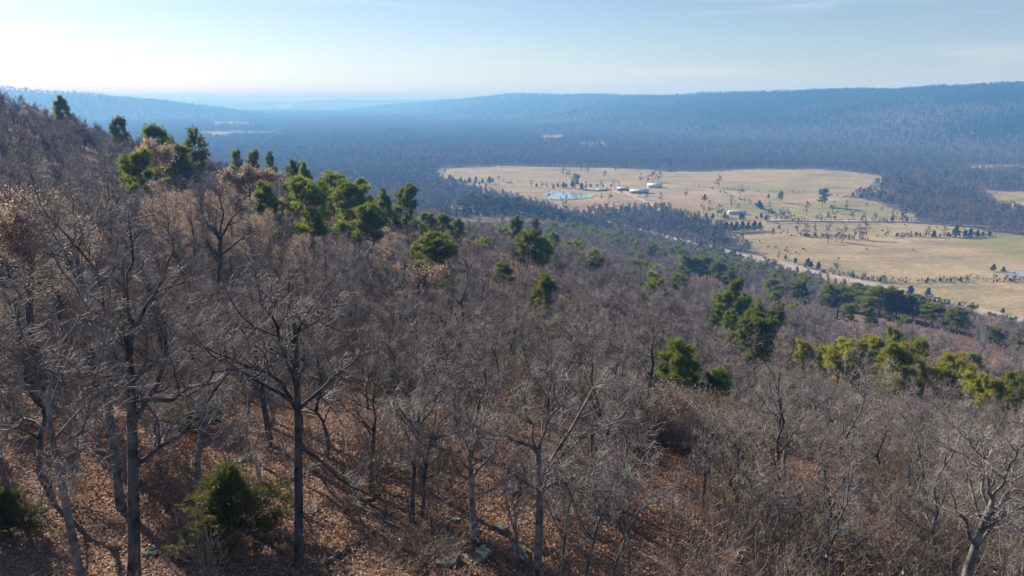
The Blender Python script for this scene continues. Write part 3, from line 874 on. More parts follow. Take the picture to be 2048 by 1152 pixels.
def pickup(px, py, rz, label, paint):
    p = valley_pt(px, py)
    e = put("parked_pickup", None, p + np.array([0, 0, 0.1]), math.radians(rz), 1.0, label=label, cat="pickup", group="vehicles in the farmyard")
    prof = [(-2.7, 0.45), (2.65, 0.45), (2.75, 0.95), (1.35, 1.1), (0.75, 1.75), (-0.7, 1.78), (-0.85, 1.1), (-2.7, 1.1)]
    n = len(prof)
    V = np.array([(x, y * (0.88 if z > 1.3 else 1), z) for y in (-0.95, 0.95) for x, z in prof], float)
    Q = [(i, (i + 1) % n, (i + 1) % n + n, i + n) for i in range(n)]
    ch = [(V, np.array(Q), paint)]
    for s in (0, n):
        ch.append((V[s:s + n], np.array([(0, 1, 2, 3), (0, 3, 6, 7), (3, 4, 5, 6)]), paint))
    put("body", build("body", ch, smooth=False), parent=e)
    for y in (-0.8, 0.8):
        for x in (-1.75, 1.75):
            a = np.linspace(0, 2 * math.pi, 13)[:-1]
            P = np.array([[[x, y - 0.12, 0.38], [x, y + 0.12, 0.38]]])
            put("wheel", build("wheel", [tube_chunk(P, np.full((1, 2), 0.38), 12, 'glass')]), parent=e)
    put("windscreen", build("windscreen", [box_chunk(-0.72, 0.85, -0.86, 0.86, 1.2, 1.6, 'glass')], smooth=False), parent=e)
pickup(1228, 379, 30, "white pickup parked in the yard at the head of the driveway", 'wall_white')
pickup(1219, 380.5, -20, "dark pickup parked beside the tiny dark shed", 'wall_dark')

# ------------------------------------------------------------------ tree kit
bare0 = [parts_of("near_oak", bare_tree(100 + i, 9.6, 0.12 + 0.012 * i, 0, 0.5 + 0.04 * (i % 3), 8 + i % 3, ('bark_pale' if i % 2 else 'bark', 'twig'), crown_from=0.26 + 0.04 * (i % 4))) for i in range(6)]
bare0_leaf = [parts_of("leafy_oak", bare_tree(140 + i, 9.0, 0.16, 0, 0.55, 9, ('bark', 'twig'), 5200, 0.05, 'tan_leaf')) for i in range(2)]
bare1 = [whole("slope_oak", bare_tree(200 + i, 9.5, 0.14, 1, 0.5 + 0.03 * (i % 3), 8, ('bark_pale' if i % 3 == 0 else 'bark', 'twig_mid'))) for i in range(7)]
bare1_leaf = [whole("slope_oak_tan", bare_tree(240 + i, 8.8, 0.14, 1, 0.55, 8, ('bark', 'twig_mid'), 1500, 0.10, 'tan_leaf')) for i in range(2)]
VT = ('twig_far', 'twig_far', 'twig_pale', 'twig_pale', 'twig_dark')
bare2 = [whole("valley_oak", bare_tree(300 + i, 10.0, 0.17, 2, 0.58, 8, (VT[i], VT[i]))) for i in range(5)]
field_bare = [parts_of("pasture_tree", bare_tree(330 + i, 12.0, 0.26, 2, 0.62, 11, ('twig_field', 'twig_field'), crown_from=0.2)) for i in range(5)]
pine0 = [parts_of("pine", pine_tree(400 + i, 12.0, 0, (0.34, 0.26, 0.44, 0.20, 0.46)[i], (0.27, 0.25, 0.30, 0.24, 0.27)[i], 'pine', (0.4, 0.2, 0.9, 0.0, 1.0)[i])) for i in range(5)]
pine0y = [parts_of("yellow_pine", pine_tree(420 + i, 12.0, 0, (0.22, 0.30, 0.18)[i], (0.27, 0.30, 0.24)[i], 'pine_yellow', (0.1, 0.5, 0.0)[i])) for i in range(3)]
pine0b = [parts_of("bright_pine", pine_tree(430 + i, 12.0, 0, (0.16, 0.2)[i], (0.27, 0.25)[i], 'pine_bright', (0.1, 0.3)[i])) for i in range(2)]
pine1 = [whole("slope_pine", pine_tree(440 + i, 11.0, 1, 0.3, 0.28, 'pine')) for i in range(3)]
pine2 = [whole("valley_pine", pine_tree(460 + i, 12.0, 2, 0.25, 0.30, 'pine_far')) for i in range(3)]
cedar0 = parts_of("juniper", cedar_tree(500, 3.4, 0, 0.40))
cedar1 = [parts_of("field_cedar", cedar_tree(510 + i, 6.0, 1, 0.34, 'cedar_far')) for i in range(3)]
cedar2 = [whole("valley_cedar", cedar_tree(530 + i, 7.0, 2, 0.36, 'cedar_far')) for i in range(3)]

# repeated trees are told apart by the named thing they stand by: which one, on which side, how many along
SLOPE_MARKS = [("massive dark oak", 262, 850), ("full green juniper", 447, 1030), ("straight dark-trunked oak", 596, 860), ("slanting grey-barked oak", 120, 960), ("tan-leaved oak by the picture's left edge", 60, 480),
    ("bright green ridge pine", 530, 400), ("big dark spreading pine", 610, 400), ("yellow-green rounded ridge pine", 272, 330), ("flat-topped skyline pine", 308, 280), ("tall skyline pine", 120, 215),
    ("large open-crowned pine", 868, 520), ("pointed oval pine", 1090, 600), ("twisted-boled oak", 920, 690), ("crooked oak with stepped bough", 1130, 740), ("thin oak pair", 832, 980), ("crooked-stemmed oak on the rocks", 950, 1000),
    ("forked blue-grey oak", 1078, 950), ("spreading tan-leaved oak", 1340, 890), ("tall bright green pine", 1362, 740), ("domed dark pine", 1522, 670), ("golden layered pine", 1796, 730), ("wide yellow-green pine", 1906, 750),
    ("pale-limbed corner oak", 1960, 1050), ("low left-leaning oak", 1570, 1080), ("touching flat-topped pine pair", 1068, 485), ("small bright pine", 1007, 545), ("green mid-slope pine clump", 1473, 600), ("black leafless snag", 1676, 630),
    ("wide-branching dark oak", 440, 490), ("two-tiered valley-edge pine", 812, 400), ("bleached dead trunk", 505, 900)]
VALE_MARKS = [("big pond", 1140, 392), ("white-roofed ranch house", 1308, 371), ("long low barn", 1279, 385), ("white mobile home", 1474, 425), ("shorter pasture pine", 1559, 398), ("tall pasture pine", 1645, 402), ("machine shed", 1246, 379),
    ("small pond by the picture's right edge", 2030, 547), ("big lone spreading tree", 1437, 367), ("meadow tree grove", 1690, 470), ("little stock pond", 975, 361), ("hay bales", 1418, 401), ("open stretch of road", 1750, 580), ("tall pine by the big pond", 1151, 366), ("creek bend", 1830, 443)]
ORD = ["first", "second", "third", "fourth", "fifth", "sixth", "seventh", "eighth", "ninth", "tenth", "eleventh", "twelfth", "thirteenth", "fourteenth", "fifteenth", "sixteenth", "seventeenth", "eighteenth", "nineteenth", "twentieth",
       "twenty-first", "twenty-second", "twenty-third", "twenty-fourth", "twenty-fifth", "twenty-sixth", "twenty-seventh", "twenty-eighth", "twenty-ninth", "thirtieth"]
pending = {}
def label_later(o, what, px, py, marks):
    best = min(marks, key=lambda m: math.hypot(px - m[1], (py - m[2]) * 1.3))
    dx, dy = px - best[1], py - best[2]
    side = ("right of" if dx > 0 else "left of") if abs(dx) > abs(dy) * 1.1 else ("below" if dy > 0 else "above")
    pending.setdefault((what, side, best[0]), []).append((math.hypot(dx, dy), o))
def write_labels():
    for (what, side, mark), rows in pending.items():
        for k, (_, o) in enumerate(sorted(rows, key=lambda r: r[0])):
            o["label"] = "%s, %s one out %s the %s" % (what, ORD[min(k, len(ORD) - 1)], side, mark)

# ------------------------------------------------------------------ pines and cedars on the near slope (photo: x, top y, crown width, distance)
PINES = [
    # x, top, width px, D, kind, label
    (120, 192, 36, 235, 1, "dark pine on the skyline near the upper edge of the wooded ridge"),
    (236, 233, 32, 215, 2, "low round pine crown on the ridge skyline, right of the tall skyline pine"),
    (308, 249, 58, 165, 2, "flat-topped spreading pine standing up from the ridge skyline"),
    (384, 256, 42, 170, 4, "lone skyline pine with one bough reaching out to its right"),
    (272, 299, 72, 118, 0, "yellow-green rounded pine below the flat-topped skyline pine"),
    (345, 286, 60, 150, 3, "dense green pine between the two tall skyline pines"),
    (468, 298, 26, 195, 2, "small dark pine at the left end of the skyline clump"),
    (505, 299, 30, 190, 0, "second pine of the skyline clump, rounded and dark green"),
    (540, 302, 22, 195, 4, "thin dark pine with a bare stem in the skyline clump"),
    (585, 320, 48, 165, 1, "broad dark pine at the right end of the skyline clump"),
    (530, 364, 60, 104, 8, "bright green pine left of the big dark spreading pine"),
    (610, 354, 98, 102, 0, "big dark pine with a spreading crown on the ridge shoulder"),
    (606, 325, 40, 160, 1, "green pine just behind the big dark spreading pine"),
    (665, 343, 62, 145, 2, "broad-headed pine right behind the big dark spreading pine"),
    (700, 360, 78, 128, 9, "dense green pine in the middle of the ridge-shoulder thicket"),
    (722, 356, 40, 150, 0, "tall narrow pine in the ridge-shoulder thicket"),
    (742, 405, 70, 120, 3, "olive-green pine lowest in the ridge-shoulder thicket"),
    (765, 377, 46, 150, 1, "dark green pine at the right end of the ridge-shoulder thicket"),
    (812, 369, 56, 158, 0, "tall pine with a two-tiered crown against the blue valley"),
    (858, 424, 46, 165, 2, "flat-headed dark pine right of the two-tiered pine"),
    (888, 428, 36, 172, 0, "middle one of three dark pines below the two-tiered pine"),
    (916, 436, 38, 176, 1, "right one of three dark pines below the two-tiered pine"),
    (868, 468, 106, 90, 0, "large yellow-green pine with an open crown and dark bole mid-slope"),
    (1034, 431, 40, 205, 1, "pale green pine by the valley edge, left of a small dark pine"),
    (1072, 434, 24, 215, 4, "small dark pine standing alone at the valley edge"),
    (1052, 459, 66, 146, 2, "flat-topped dark pine, left of a touching pair mid-slope"),
    (1084, 473, 46, 146, 2, "flat-topped dark pine, right of a touching pair mid-slope"),
    (1190, 497, 36, 185, 4, "small spindly yellow-green pine alone in the bare woods"),
    (1007, 526, 46, 118, 9, "small bright green pine between the two large mid-slope pines"),
    (1090, 550, 74, 92, 1, "pointed oval pine with a dark stem, in the centre of the slope"),
    (1116, 633, 40, 86, 8, "small bright green young pine just below the pointed oval pine"),
    (1355, 546, 42, 200, 4, "layered green pine mid-slope toward the road"),
    (1473, 556, 38, 150, 0, "tallest flat-headed pine of the green clump above the round dark pine"),
    (1448, 582, 42, 146, 9, "bushy pine at the left of the green mid-slope clump"),
    (1490, 588, 44, 146, 8, "bushy pine at the right of the green mid-slope clump"),
    (1440, 606, 42, 138, 8, "low bright pine at the front left of the mid-slope clump"),
    (1512, 602, 38, 142, 3, "low pine at the right edge of the mid-slope clump"),
    (1466, 618, 40, 132, 1, "small dark pine at the front of the mid-slope clump"),
    (1556, 608, 36, 150, 3, "small round pine right of the mid-slope clump"),
    (1522, 630, 92, 100, 2, "round dark green pine with a domed crown alone mid-slope"),
    (1362, 678, 106, 60, 8, "tall bright green pine, the larger of the close pair"),
    (1438, 740, 66, 60, 9, "shorter green pine leaning out right of the tall bright pine"),
    (1612, 680, 54, 116, 6, "first pine at the left end of the yellow-green row"),
    (1652, 690, 52, 114, 5, "low olive pine between the first and the bushy pine of the yellow-green row"),
    (1684, 678, 80, 112, 6, "bushy yellow-green pine in the left half of the yellow-green row"),
    (1748, 671, 76, 114, 5, "broad bright yellow pine in the middle of the yellow-green row"),
    (1790, 655, 34, 125, 3, "pale small pine behind the middle of the yellow-green row"),
    (1796, 686, 94, 106, 7, "golden-green layered pine in front of the yellow-green row"),
    (1838, 678, 54, 118, 5, "narrow yellow-green pine right behind the golden layered pine"),
    (1906, 710, 84, 108, 6, "wide yellow-green pine right of the golden layered pine"),
    (1956, 745, 60, 104, 7, "small yellow-green pine fourth from the picture's right edge"),
    (1990, 758, 50, 100, 5, "low yellow-green pine in the cluster at the picture's right edge"),
    (2028, 745, 60, 104, 6, "yellow-green pine cut by the picture's right edge"),
    (1660, 569, 42, 285, 1, "pine at the left end of the dark row along the road"),
    (1692, 571, 40, 285, 3, "second pine of the dark row along the road"),
    (1722, 568, 48, 282, 0, "third pine of the dark row along the road"),
    (1766, 570, 60, 275, 3, "biggest pine of the dark row along the road"),
    (1802, 580, 46, 275, 1, "pine right of the biggest one in the roadside row"),
    (1832, 590, 42, 275, 0, "pine at the bend of the roadside row, seventh along"),
    (1870, 604, 44, 270, 3, "second last pine of the roadside row"),
    (1921, 618, 42, 262, 2, "round dark pine at the right end of the roadside row"),
    (1702, 606, 34, 240, 0, "small dark pine just below the roadside row, beside a dead snag"),
    (1742, 614, 28, 238, 1, "smaller dark pine below the biggest roadside pine"),
    (1546, 556, 38, 290, 0, "pine alone left of the roadside row"),
    (1600, 558, 36, 290, 3, "dark green pine between the lone pine and the roadside row"),
    (1553, 582, 28, 250, 4, "small pine just below the lone roadside pine"),
    (1990, 654, 28, 240, 2, "tiny round pine near the road at the picture's right"),
    (1368, 510, 32, 330, 1, "leftmost pine of the blue-green foot-slope row"),
    (1392, 513, 32, 330, 3, "second pine of the blue-green foot-slope row"),
    (1416, 512, 38, 330, 0, "third pine of the blue-green foot-slope row"),
    (1440, 522, 36, 320, 3, "fourth pine of the blue-green foot-slope row"),
    (1462, 534, 32, 315, 1, "last pine of the blue-green foot-slope row"),
    (1306, 488, 26, 400, 0, "small bright pine among the foot-slope woods left of the row"),
]
for x, top, w, D, kind, label in PINES:
    foot = at_dist(x, top, D)
    g = tz(foot[0], foot[1])
    h = float(np.clip(foot[2] - g, 4.0, 17.0))
    wid = w / F * np.linalg.norm(foot - np.array([0, 0, HC]))
    tpl = pine0[kind] if kind < 5 else pine0y[kind - 5] if kind < 8 else pine0b[kind - 8]
    me = tpl[1][1]
    ext = 2 * float(np.percentile([me.vertices[i].co.xy.length for i in range(0, len(me.vertices), 23)], 90))
    sx = (0.8 if 5 <= kind < 8 else 0.9) * wid / ext
    zmax = float(np.percentile([me.vertices[i].co.z for i in range(0, len(me.vertices), 7)], 99.7))
    put_tree("pine_tree", tpl, (foot[0], foot[1], g), x * 1.7, (sx, sx, h / zmax), label, "pine", "pines on the wooded slope")
    if h < 6 or h > 15: print("PINE %4d D%4d h %.1f wid %.1f" % (x, D, h, wid))

JUNIPERS = [
    (447, 932, 168, 22.5, "full green juniper on the leaf litter in the lower left"),
    (0, 978, 90, 26.5, "green juniper cut by the picture's left edge, near the bottom"),
    (395, 775, 95, 34, "shaded dark juniper behind the big oak's limbs"),
    (1165, 785, 75, 42, "small pale green juniper behind the forked grey oak"),
    (1345, 800, 40, 40, "small green juniper beneath the tan-leaved oak"),
    (790, 775, 70, 40, "dim green juniper on the slope in the middle distance of the bare oaks"),
]
for x, top, w, D, label in JUNIPERS:
    p = at_dist(x, top, D); g = tz(p[0], p[1]); h = float(np.clip(p[2] - g, 1.8, 6.0))
    s = (w / F * np.linalg.norm(p - np.array([0, 0, HC]))) / (3.4 * 0.74)
    put_tree("juniper_tree", cedar0, (p[0], p[1], g), x * 0.9, (s, s, h / 3.4), label, "juniper", "junipers on the near slope")
    print("JUN", x, D, h)

# ------------------------------------------------------------------ named bare trees of the foreground
hero_xy = []
def hero(name, label, D, trunk, limbs, r0, r1, seed, mats=('bark', 'twig'), nb=60, ns=300, nt=1050, tl=0.46, rt=0.0065, leaf=0, leaf_size=0.05, leaf_mat='tan_leaf', cat="oak", top_limbs=2, to_ground=True):
    """a tree whose bole and main limbs follow the photograph; finer branching grows from them"""
    rng = np.random.default_rng(seed)
    tp = [at_dist(p[0], p[1], D + (p[2] if len(p) > 2 else 0)) for p in trunk]
    foot = tp[0].copy(); g = tz(foot[0], foot[1])
    if to_ground:
        if foot[2] > g - 0.1:
            tp.insert(0, np.array([foot[0] + rng.normal() * 0.1, foot[1], g - 0.25]))
        foot = np.array([tp[0][0], tp[0][1], g])
    else:
        foot = tp[0].copy()
    hero_xy.append(foot[:2])
    kk = 12
    tc, tr = resample(tp, np.linspace(r0, r1, len(tp)), kk)
    tr[0] *= 1.25
    LP, LR = [], []
    for lb in limbs:
        dd = rng.uniform(-1, 1) * 1.6
        pts = []
        for i, q in enumerate(lb):
            off = q[2] if len(q) > 2 else dd * i / max(len(lb) - 1, 1)
            pts.append(at_dist(q[0], q[1], D + off))
        j = np.argmin(((tc - pts[0]) ** 2).sum(1)); ra = tr[j] * 0.66
        c, rad = resample(pts, np.linspace(ra, 0.018, len(pts)), 8)
        c[1:] += rng.normal(size=(7, 3)) * 0.05
        LP.append(c); LR.append(rad)
    # limbs toward and away from the viewer that the photograph shows only end-on
    if top_limbs:
        e1, e2 = grow(tc[None], tr[None], top_limbs + 3, 0.5, 1.0, 50, 12, 0.42, 8, 0.14, 0.12, 0.6, 0.012, rng, fade=0.3)
        LP += list(e1); LR += list(e2)
    P = np.stack(LP); R = np.stack(LR)
    t_ch = [tube_chunk(tc[None] - foot, tr[None], 10, mats[0]), tube_chunk(P - foot, R, 6, mats[0])]
    parts = [("trunk", build(name + "_trunk", t_ch))]
    if nt:
        parts.append(("crown", build(name + "_crown", crown_chunks(P - foot, R, rng, nb, ns, nt, tl, rt, mats[0], mats[1], 3, leaf, leaf_size, leaf_mat))))
    return put_tree(name, parts, foot, 0, 1.0, label, cat, "bare trees of the near slope")

hero("oak_tree", "straight dark-trunked oak standing right of the full green juniper", 20.5,
     [(597, 1170), (597, 1000), (596, 870), (594, 780), (592, 700), (588, 640)],
     [[(594, 790), (566, 700), (545, 640), (552, 590)], [(592, 700), (604, 640), (640, 600), (664, 555)], [(596, 880), (640, 925), (690, 965), (765, 1002)],
      [(595, 820), (650, 770), (700, 735), (745, 690)], [(596, 850), (556, 760), (470, 722), (410, 690)], [(588, 640), (575, 590), (590, 540)]], 0.152, 0.06, 11, nt=1450)
hero("oak_tree", "massive dark oak with wide low limbs in the lower left", 22,
     [(268, 1170), (268, 1040), (265, 900), (262, 800), (258, 720), (262, 640)],
     [[(262, 800), (330, 800), (400, 770), (440, 745), (520, 735)], [(262, 780), (200, 740), (130, 700), (50, 720)], [(258, 700), (210, 640), (190, 560), (140, 470)],
      [(262, 660), (300, 600), (330, 540), (352, 480)], [(265, 850), (320, 760), (335, 690), (310, 630)], [(266, 930), (330, 890), (420, 800), (470, 700)], [(262, 640), (250, 570), (270, 500), (255, 430)]], 0.19, 0.085, 12, nb=100, ns=460, nt=2000)
hero("oak_tree", "slanting grey-barked oak left of the massive dark oak", 18,
     [(165, 1170), (142, 1060), (122, 960), (105, 880), (95, 800)],
     [[(122, 960), (160, 880), (186, 780), (168, 700)], [(105, 880), (60, 840), (5, 862)], [(95, 800), (112, 720), (152, 640)], [(95, 800), (70, 720), (40, 650), (30, 560)]], 0.12, 0.05, 13, ('bark_pale', 'twig'), nt=1400, tl=0.45)
hero("oak_tree", "dark leaning trunk behind the straight dark-trunked oak", 31,
     [(538, 870), (524, 790), (513, 715), (505, 650)],
     [[(513, 715), (480, 660), (450, 620)], [(505, 650), (520, 590), (500, 530)], [(510, 690), (560, 640), (610, 610)]], 0.16, 0.07, 14)
hero("oak_tree", "forked blue-grey oak with a sweeping right limb, centre of the lower edge", 19,
     [(1074, 1170), (1078, 1060), (1080, 960), (1075, 900)],
     [[(1080, 955), (1122, 912), (1182, 872), (1252, 838)], [(1075, 905), (1060, 840), (1046, 790), (1060, 735)], [(1077, 900), (1092, 860), (1112, 820), (1106, 765)],
      [(1074, 908), (1040, 880), (1000, 870), (955, 858)], [(1100, 925), (1165, 810), (1205, 750)], [(1080, 985), (1130, 960), (1200, 950), (1290, 940)]], 0.14, 0.08, 15, ('bark_pale', 'twig'))
hero("oak_tree", "small crooked-stemmed oak on the flat mossy rocks", 21,
     [(968, 1150), (955, 1090), (945, 1020), (943, 960), (940, 920)],
     [[(942, 950), (925, 860), (905, 800)], [(940, 920), (962, 850), (958, 790)], [(943, 960), (992, 890), (1010, 850)], [(941, 940), (900, 905), (860, 890)]], 0.15, 0.06, 16, ('bark_pale', 'twig'), nt=1200, tl=0.42)
hero("oak_tree", "thin straight oak stem, left one of a close pair", 22.5,
     [(822, 1150), (824, 1060), (826, 980), (832, 900), (838, 830)],
     [[(832, 900), (810, 850), (790, 810)], [(838, 830), (850, 770), (840, 720)], [(835, 860), (870, 800), (890, 770)]], 0.11, 0.045, 17, nt=1700, ns=260, nb=45)
hero("oak_tree", "thin oak stem, right one of a close pair", 23,
     [(838, 1136), (845, 1060), (848, 980), (855, 910), (868, 860)],
     [[(855, 910), (880, 850), (915, 820)], [(868, 860), (872, 800), (865, 740)]], 0.10, 0.04, 18, nt=1500, ns=240, nb=40)
hero("oak_tree", "dark oak with a twisted bole rising in the middle of the slope", 44,
     [(918, 800), (920, 740), (918, 690), (926, 650), (922, 600)],
     [[(920, 700), (892, 650), (862, 620)], [(926, 650), (962, 620), (1005, 585)], [(922, 660), (898, 600), (905, 545)], [(922, 600), (935, 560), (930, 520)]], 0.18, 0.09, 19, nt=1700, tl=0.65, rt=0.009)
hero("oak_tree", "dark crooked oak with a stepped bough, right of the twisted bole", 37,
     [(1118, 850), (1124, 800), (1128, 755)],
     [[(1128, 758), (1142, 734), (1166, 728), (1176, 704), (1192, 676)], [(1128, 755), (1108, 720), (1092, 690), (1096, 650)], [(1126, 770), (1152, 700), (1148, 650)]], 0.18, 0.10, 20, nt=1700, tl=0.65, rt=0.009)
hero("oak_tree", "pale-limbed leaning oak in the picture's lower right corner", 24,
     [(1928, 1172), (1945, 1110), (1962, 1060), (1986, 1000)],
     [[(1962, 1060), (2002, 1040), (2050, 1008)], [(1986, 1000), (2012, 940), (2046, 890)], [(1950, 1090), (1920, 1030), (1898, 975)], [(1976, 1020), (1966, 950), (1990, 880)], [(1986, 1000), (1975, 930), (1940, 880)]], 0.16, 0.08, 21, ('bark_pale', 'twig'))
hero("oak_tree", "low oak leaning to the left at the lower edge, right of centre", 26,
     [(1628, 1172), (1602, 1122), (1570, 1082), (1540, 1050)],
     [[(1570, 1082), (1555, 1030), (1560, 980)], [(1540, 1050), (1510, 1010), (1500, 960)], [(1602, 1122), (1640, 1070), (1645, 1010)], [(1590, 1110), (1600, 1040), (1590, 980)]], 0.15, 0.06, 22, ('bark_pale', 'twig'))
hero("oak_tree", "upright dark oak beside the low leaning oak at the lower edge", 26.5,
     [(1652, 1172), (1648, 1090), (1660, 1040), (1655, 980)],
     [[(1660, 1040), (1700, 1000), (1730, 950)], [(1655, 980), (1640, 920), (1650, 870)], [(1656, 1020), (1690, 960), (1690, 900)]], 0.14, 0.06, 23)
hero("oak_tree", "spreading tan-leaved oak that still holds its dead leaves", 36,
     [(1310, 1010), (1312, 960), (1310, 925)],
     [[(1310, 930), (1340, 890), (1390, 870), (1440, 855)], [(1310, 925), (1300, 880), (1330, 830), (1380, 800)], [(1311, 940), (1270, 890), (1250, 850)], [(1312, 950), (1360, 920), (1430, 910)], [(1310, 930), (1310, 870), (1290, 815)]], 0.17, 0.09, 24, leaf=9000, leaf_size=0.052, nt=3200, tl=0.6, rt=0.008)
hero("oak_tree", "tan-leaved oak at the picture's left edge, below the ridge", 40,
     [(60, 640), (62, 560), (60, 510)],
     [[(60, 520), (20, 470), (-20, 440)], [(60, 510), (90, 450), (140, 420)], [(61, 530), (120, 500), (190, 480)], [(60, 510), (50, 440), (30, 400)], [(61, 540), (10, 530), (-40, 520)]], 0.2, 0.1, 25, leaf=9000, leaf_size=0.055, nt=2800, tl=0.7, rt=0.009)
hero("oak_tree", "tall pale-stemmed oak leaning left in front of the tan-leaved oak", 27,
     [(210, 760), (185, 650), (162, 560), (146, 480)],
     [[(162, 560), (130, 520), (90, 500)], [(146, 480), (150, 430), (130, 385)], [(175, 600), (220, 540), (235, 480)], [(150, 500), (190, 450), (200, 400)]], 0.15, 0.06, 26, ('bark_pale', 'twig'))
hero("oak_tree", "dark wide-branching oak below the bright green ridge pine", 58,
     [(438, 580), (440, 520), (440, 470)],
     [[(440, 480), (410, 440), (400, 400)], [(440, 475), (470, 430), (500, 410)], [(440, 510), (480, 480), (510, 460)], [(440, 470), (445, 420), (435, 380)]], 0.26, 0.14, 27, nt=1800, tl=0.75, rt=0.011)
hero("oak_tree", "tan-leaved oak crowded against the large yellow-green pine", 84,
     [(838, 640), (838, 590), (836, 570)],
     [[(836, 575), (815, 555), (795, 540)], [(836, 570), (860, 550), (880, 545)], [(837, 580), (850, 600), (880, 590)]], 0.16, 0.1, 28, leaf=5000, leaf_size=0.10, nt=1600, tl=0.8, rt=0.014)
hero("oak_tree", "pinkish-tan oak in the trees below the skyline pine clump", 118,
     [(500, 440), (500, 390), (500, 375)],
     [[(500, 380), (470, 360), (452, 350)], [(500, 375), (530, 355), (552, 348)], [(500, 378), (490, 350), (495, 338)]], 0.2, 0.12, 29, leaf=6000, leaf_size=0.14, nt=1600, tl=1.0, rt=0.02)
hero("oak_tree", "reddish-tan oak below the two tall skyline pines", 128,
     [(312, 372), (312, 335), (312, 325)],
     [[(312, 330), (295, 315), (285, 308)], [(312, 325), (330, 312), (340, 306)], [(312, 328), (312, 308), (306, 300)]], 0.18, 0.12, 30, leaf=5000, leaf_size=0.14, nt=1300, tl=1.0, rt=0.02)
hero("dead_tree", "bleached white dead trunk leaning on the leaf litter", 27,
     [(520, 962), (513, 925), (506, 892), (497, 872)], [[(506, 895), (500, 880), (489, 874)]], 0.10, 0.06, 31, ('snag', 'snag'), nt=0, cat="dead tree", top_limbs=0)
hero("dead_tree", "black leafless snag with stiff crooked arms near the roadside pines", 205,
     [(1672, 665), (1674, 640), (1676, 615), (1682, 604)],
     [[(1673, 645), (1655, 636), (1648, 630)], [(1674, 640), (1692, 636), (1704, 640)], [(1676, 615), (1668, 606), (1662, 604)], [(1675, 625), (1690, 620), (1698, 612)]], 0.34, 0.2, 32, ('bark', 'bark'), nt=0, cat="dead tree", top_limbs=0)
for i, (bx, tops) in enumerate(((1120, [(1150, 900), (1200, 880)]), (1165, [(1240, 930), (1290, 900)]), (1215, [(1330, 990), (1370, 960)]), (1260, [(1250, 940), (1300, 920)]), (1040, [(1020, 960), (1060, 900)]))):
    hero("sapling", ["pale thin sapling right of the forked blue-grey oak", "second pale sapling right of the forked oak, leaning right", "long pale sapling arching far to the right along the lower edge",
                     "upright sapling with fanned pale twigs below the tan-leaved oak", "slim sapling just left of the forked blue-grey oak"][i], 17.5 + i * 0.6,
         [(bx, 1180), (bx + (tops[0][0] - bx) * 0.3, 1080), (bx + (tops[0][0] - bx) * 0.55, 1020)],
         [[(bx + (tops[0][0] - bx) * 0.55, 1020), t] for t in tops] + [[(bx + (tops[0][0] - bx) * 0.3, 1080), (bx - 30, 990), (bx - 20, 930)]], 0.05, 0.03, 50 + i, ('bark_pale', 'twig'), 22, 110, 620, 0.4, 0.006, cat="sapling", top_limbs=0)

# ------------------------------------------------------------------ the wood on the near slope
hero_xy = np.array(hero_xy)
pine_xy = np.array([at_dist(x, t, D)[:2] for x, t, w, D, k, l in PINES])
sp = 3.7
gx, gy = np.meshgrid(np.arange(-420, 420, sp), np.arange(5, 640, sp))
gx = gx.ravel() + RNG.uniform(-0.48, 0.48, gx.size) * sp; gy = gy.ravel() + RNG.uniform(-0.48, 0.48, gy.size) * sp
D = np.hypot(gx, gy); az = np.degrees(np.arctan2(gx, gy))
hz = hill(gx, gy)
keep = (D > 23) & (np.abs(az) < 42) & (hz > -113) & ~in_field(gx, gy) & (D < 560)
keep &= RNG.uniform(size=len(gx)) < np.where(D < 42, np.where(az > 4, 0.85, np.where(D < 30, 0.58, 0.74)), 0.9)
keep &= ~((D < 24.5) & (az < 2))
# a gap in front of the lower-left litter bank, and room round the named trees
keep &= ~((az > -19) & (az < -6) & (D < 36) & (RNG.uniform(size=len(gx)) < 0.4))
for q in range(0, len(hero_xy)):
    keep &= np.hypot(gx - hero_xy[q, 0], gy - hero_xy[q, 1]) > 1.7
for q in pine_xy:
    keep &= np.hypot(gx - q[0], gy - q[1]) > 2.6
# keep the view of the juniper and the pair of tall pines open
def clear(px, D0, D1, halfdeg):
    a0 = math.degrees(math.atan2(*ray(px, 700)[:2]))
    return (np.abs(az - a0) < halfdeg) & (D > D0) & (D < D1)
keep &= ~clear(447, 0, 22.5, 4)
keep &= ~clear(1345, 30, 35.5, 3.0)
for x, t, w, Dp, k, l in PINES:
    hw = math.degrees(w / 2 / F)
    keep &= ~(clear(x, Dp * 0.80, Dp, hw * 0.8) & (RNG.uniform(size=len(gx)) < 0.85))
gx, gy, D, az = gx[keep], gy[keep], D[keep], az[keep]
# ground beyond the ridge line is out of sight a few rows down: leave it out
gz = terrain(gx, gy)
vis = np.ones(len(gx), bool)
tt = np.linspace(0.1, 0.97, 40)
for f in tt:
    gl = terrain_fast(gx * f, gy * f) + 3.0
    line = HC + (gz + 12 - HC) * f
    vis &= ~((gl > line + 1.0) & (D * (1 - f) > 4))
gx, gy, gz, D, az = gx[vis], gy[vis], gz[vis], D[vis], az[vis]
sc = RNG.uniform(0.52, 0.82, len(gx)) * (0.88 + 0.25 * fbm(gx, gy, 40, 12, 2))
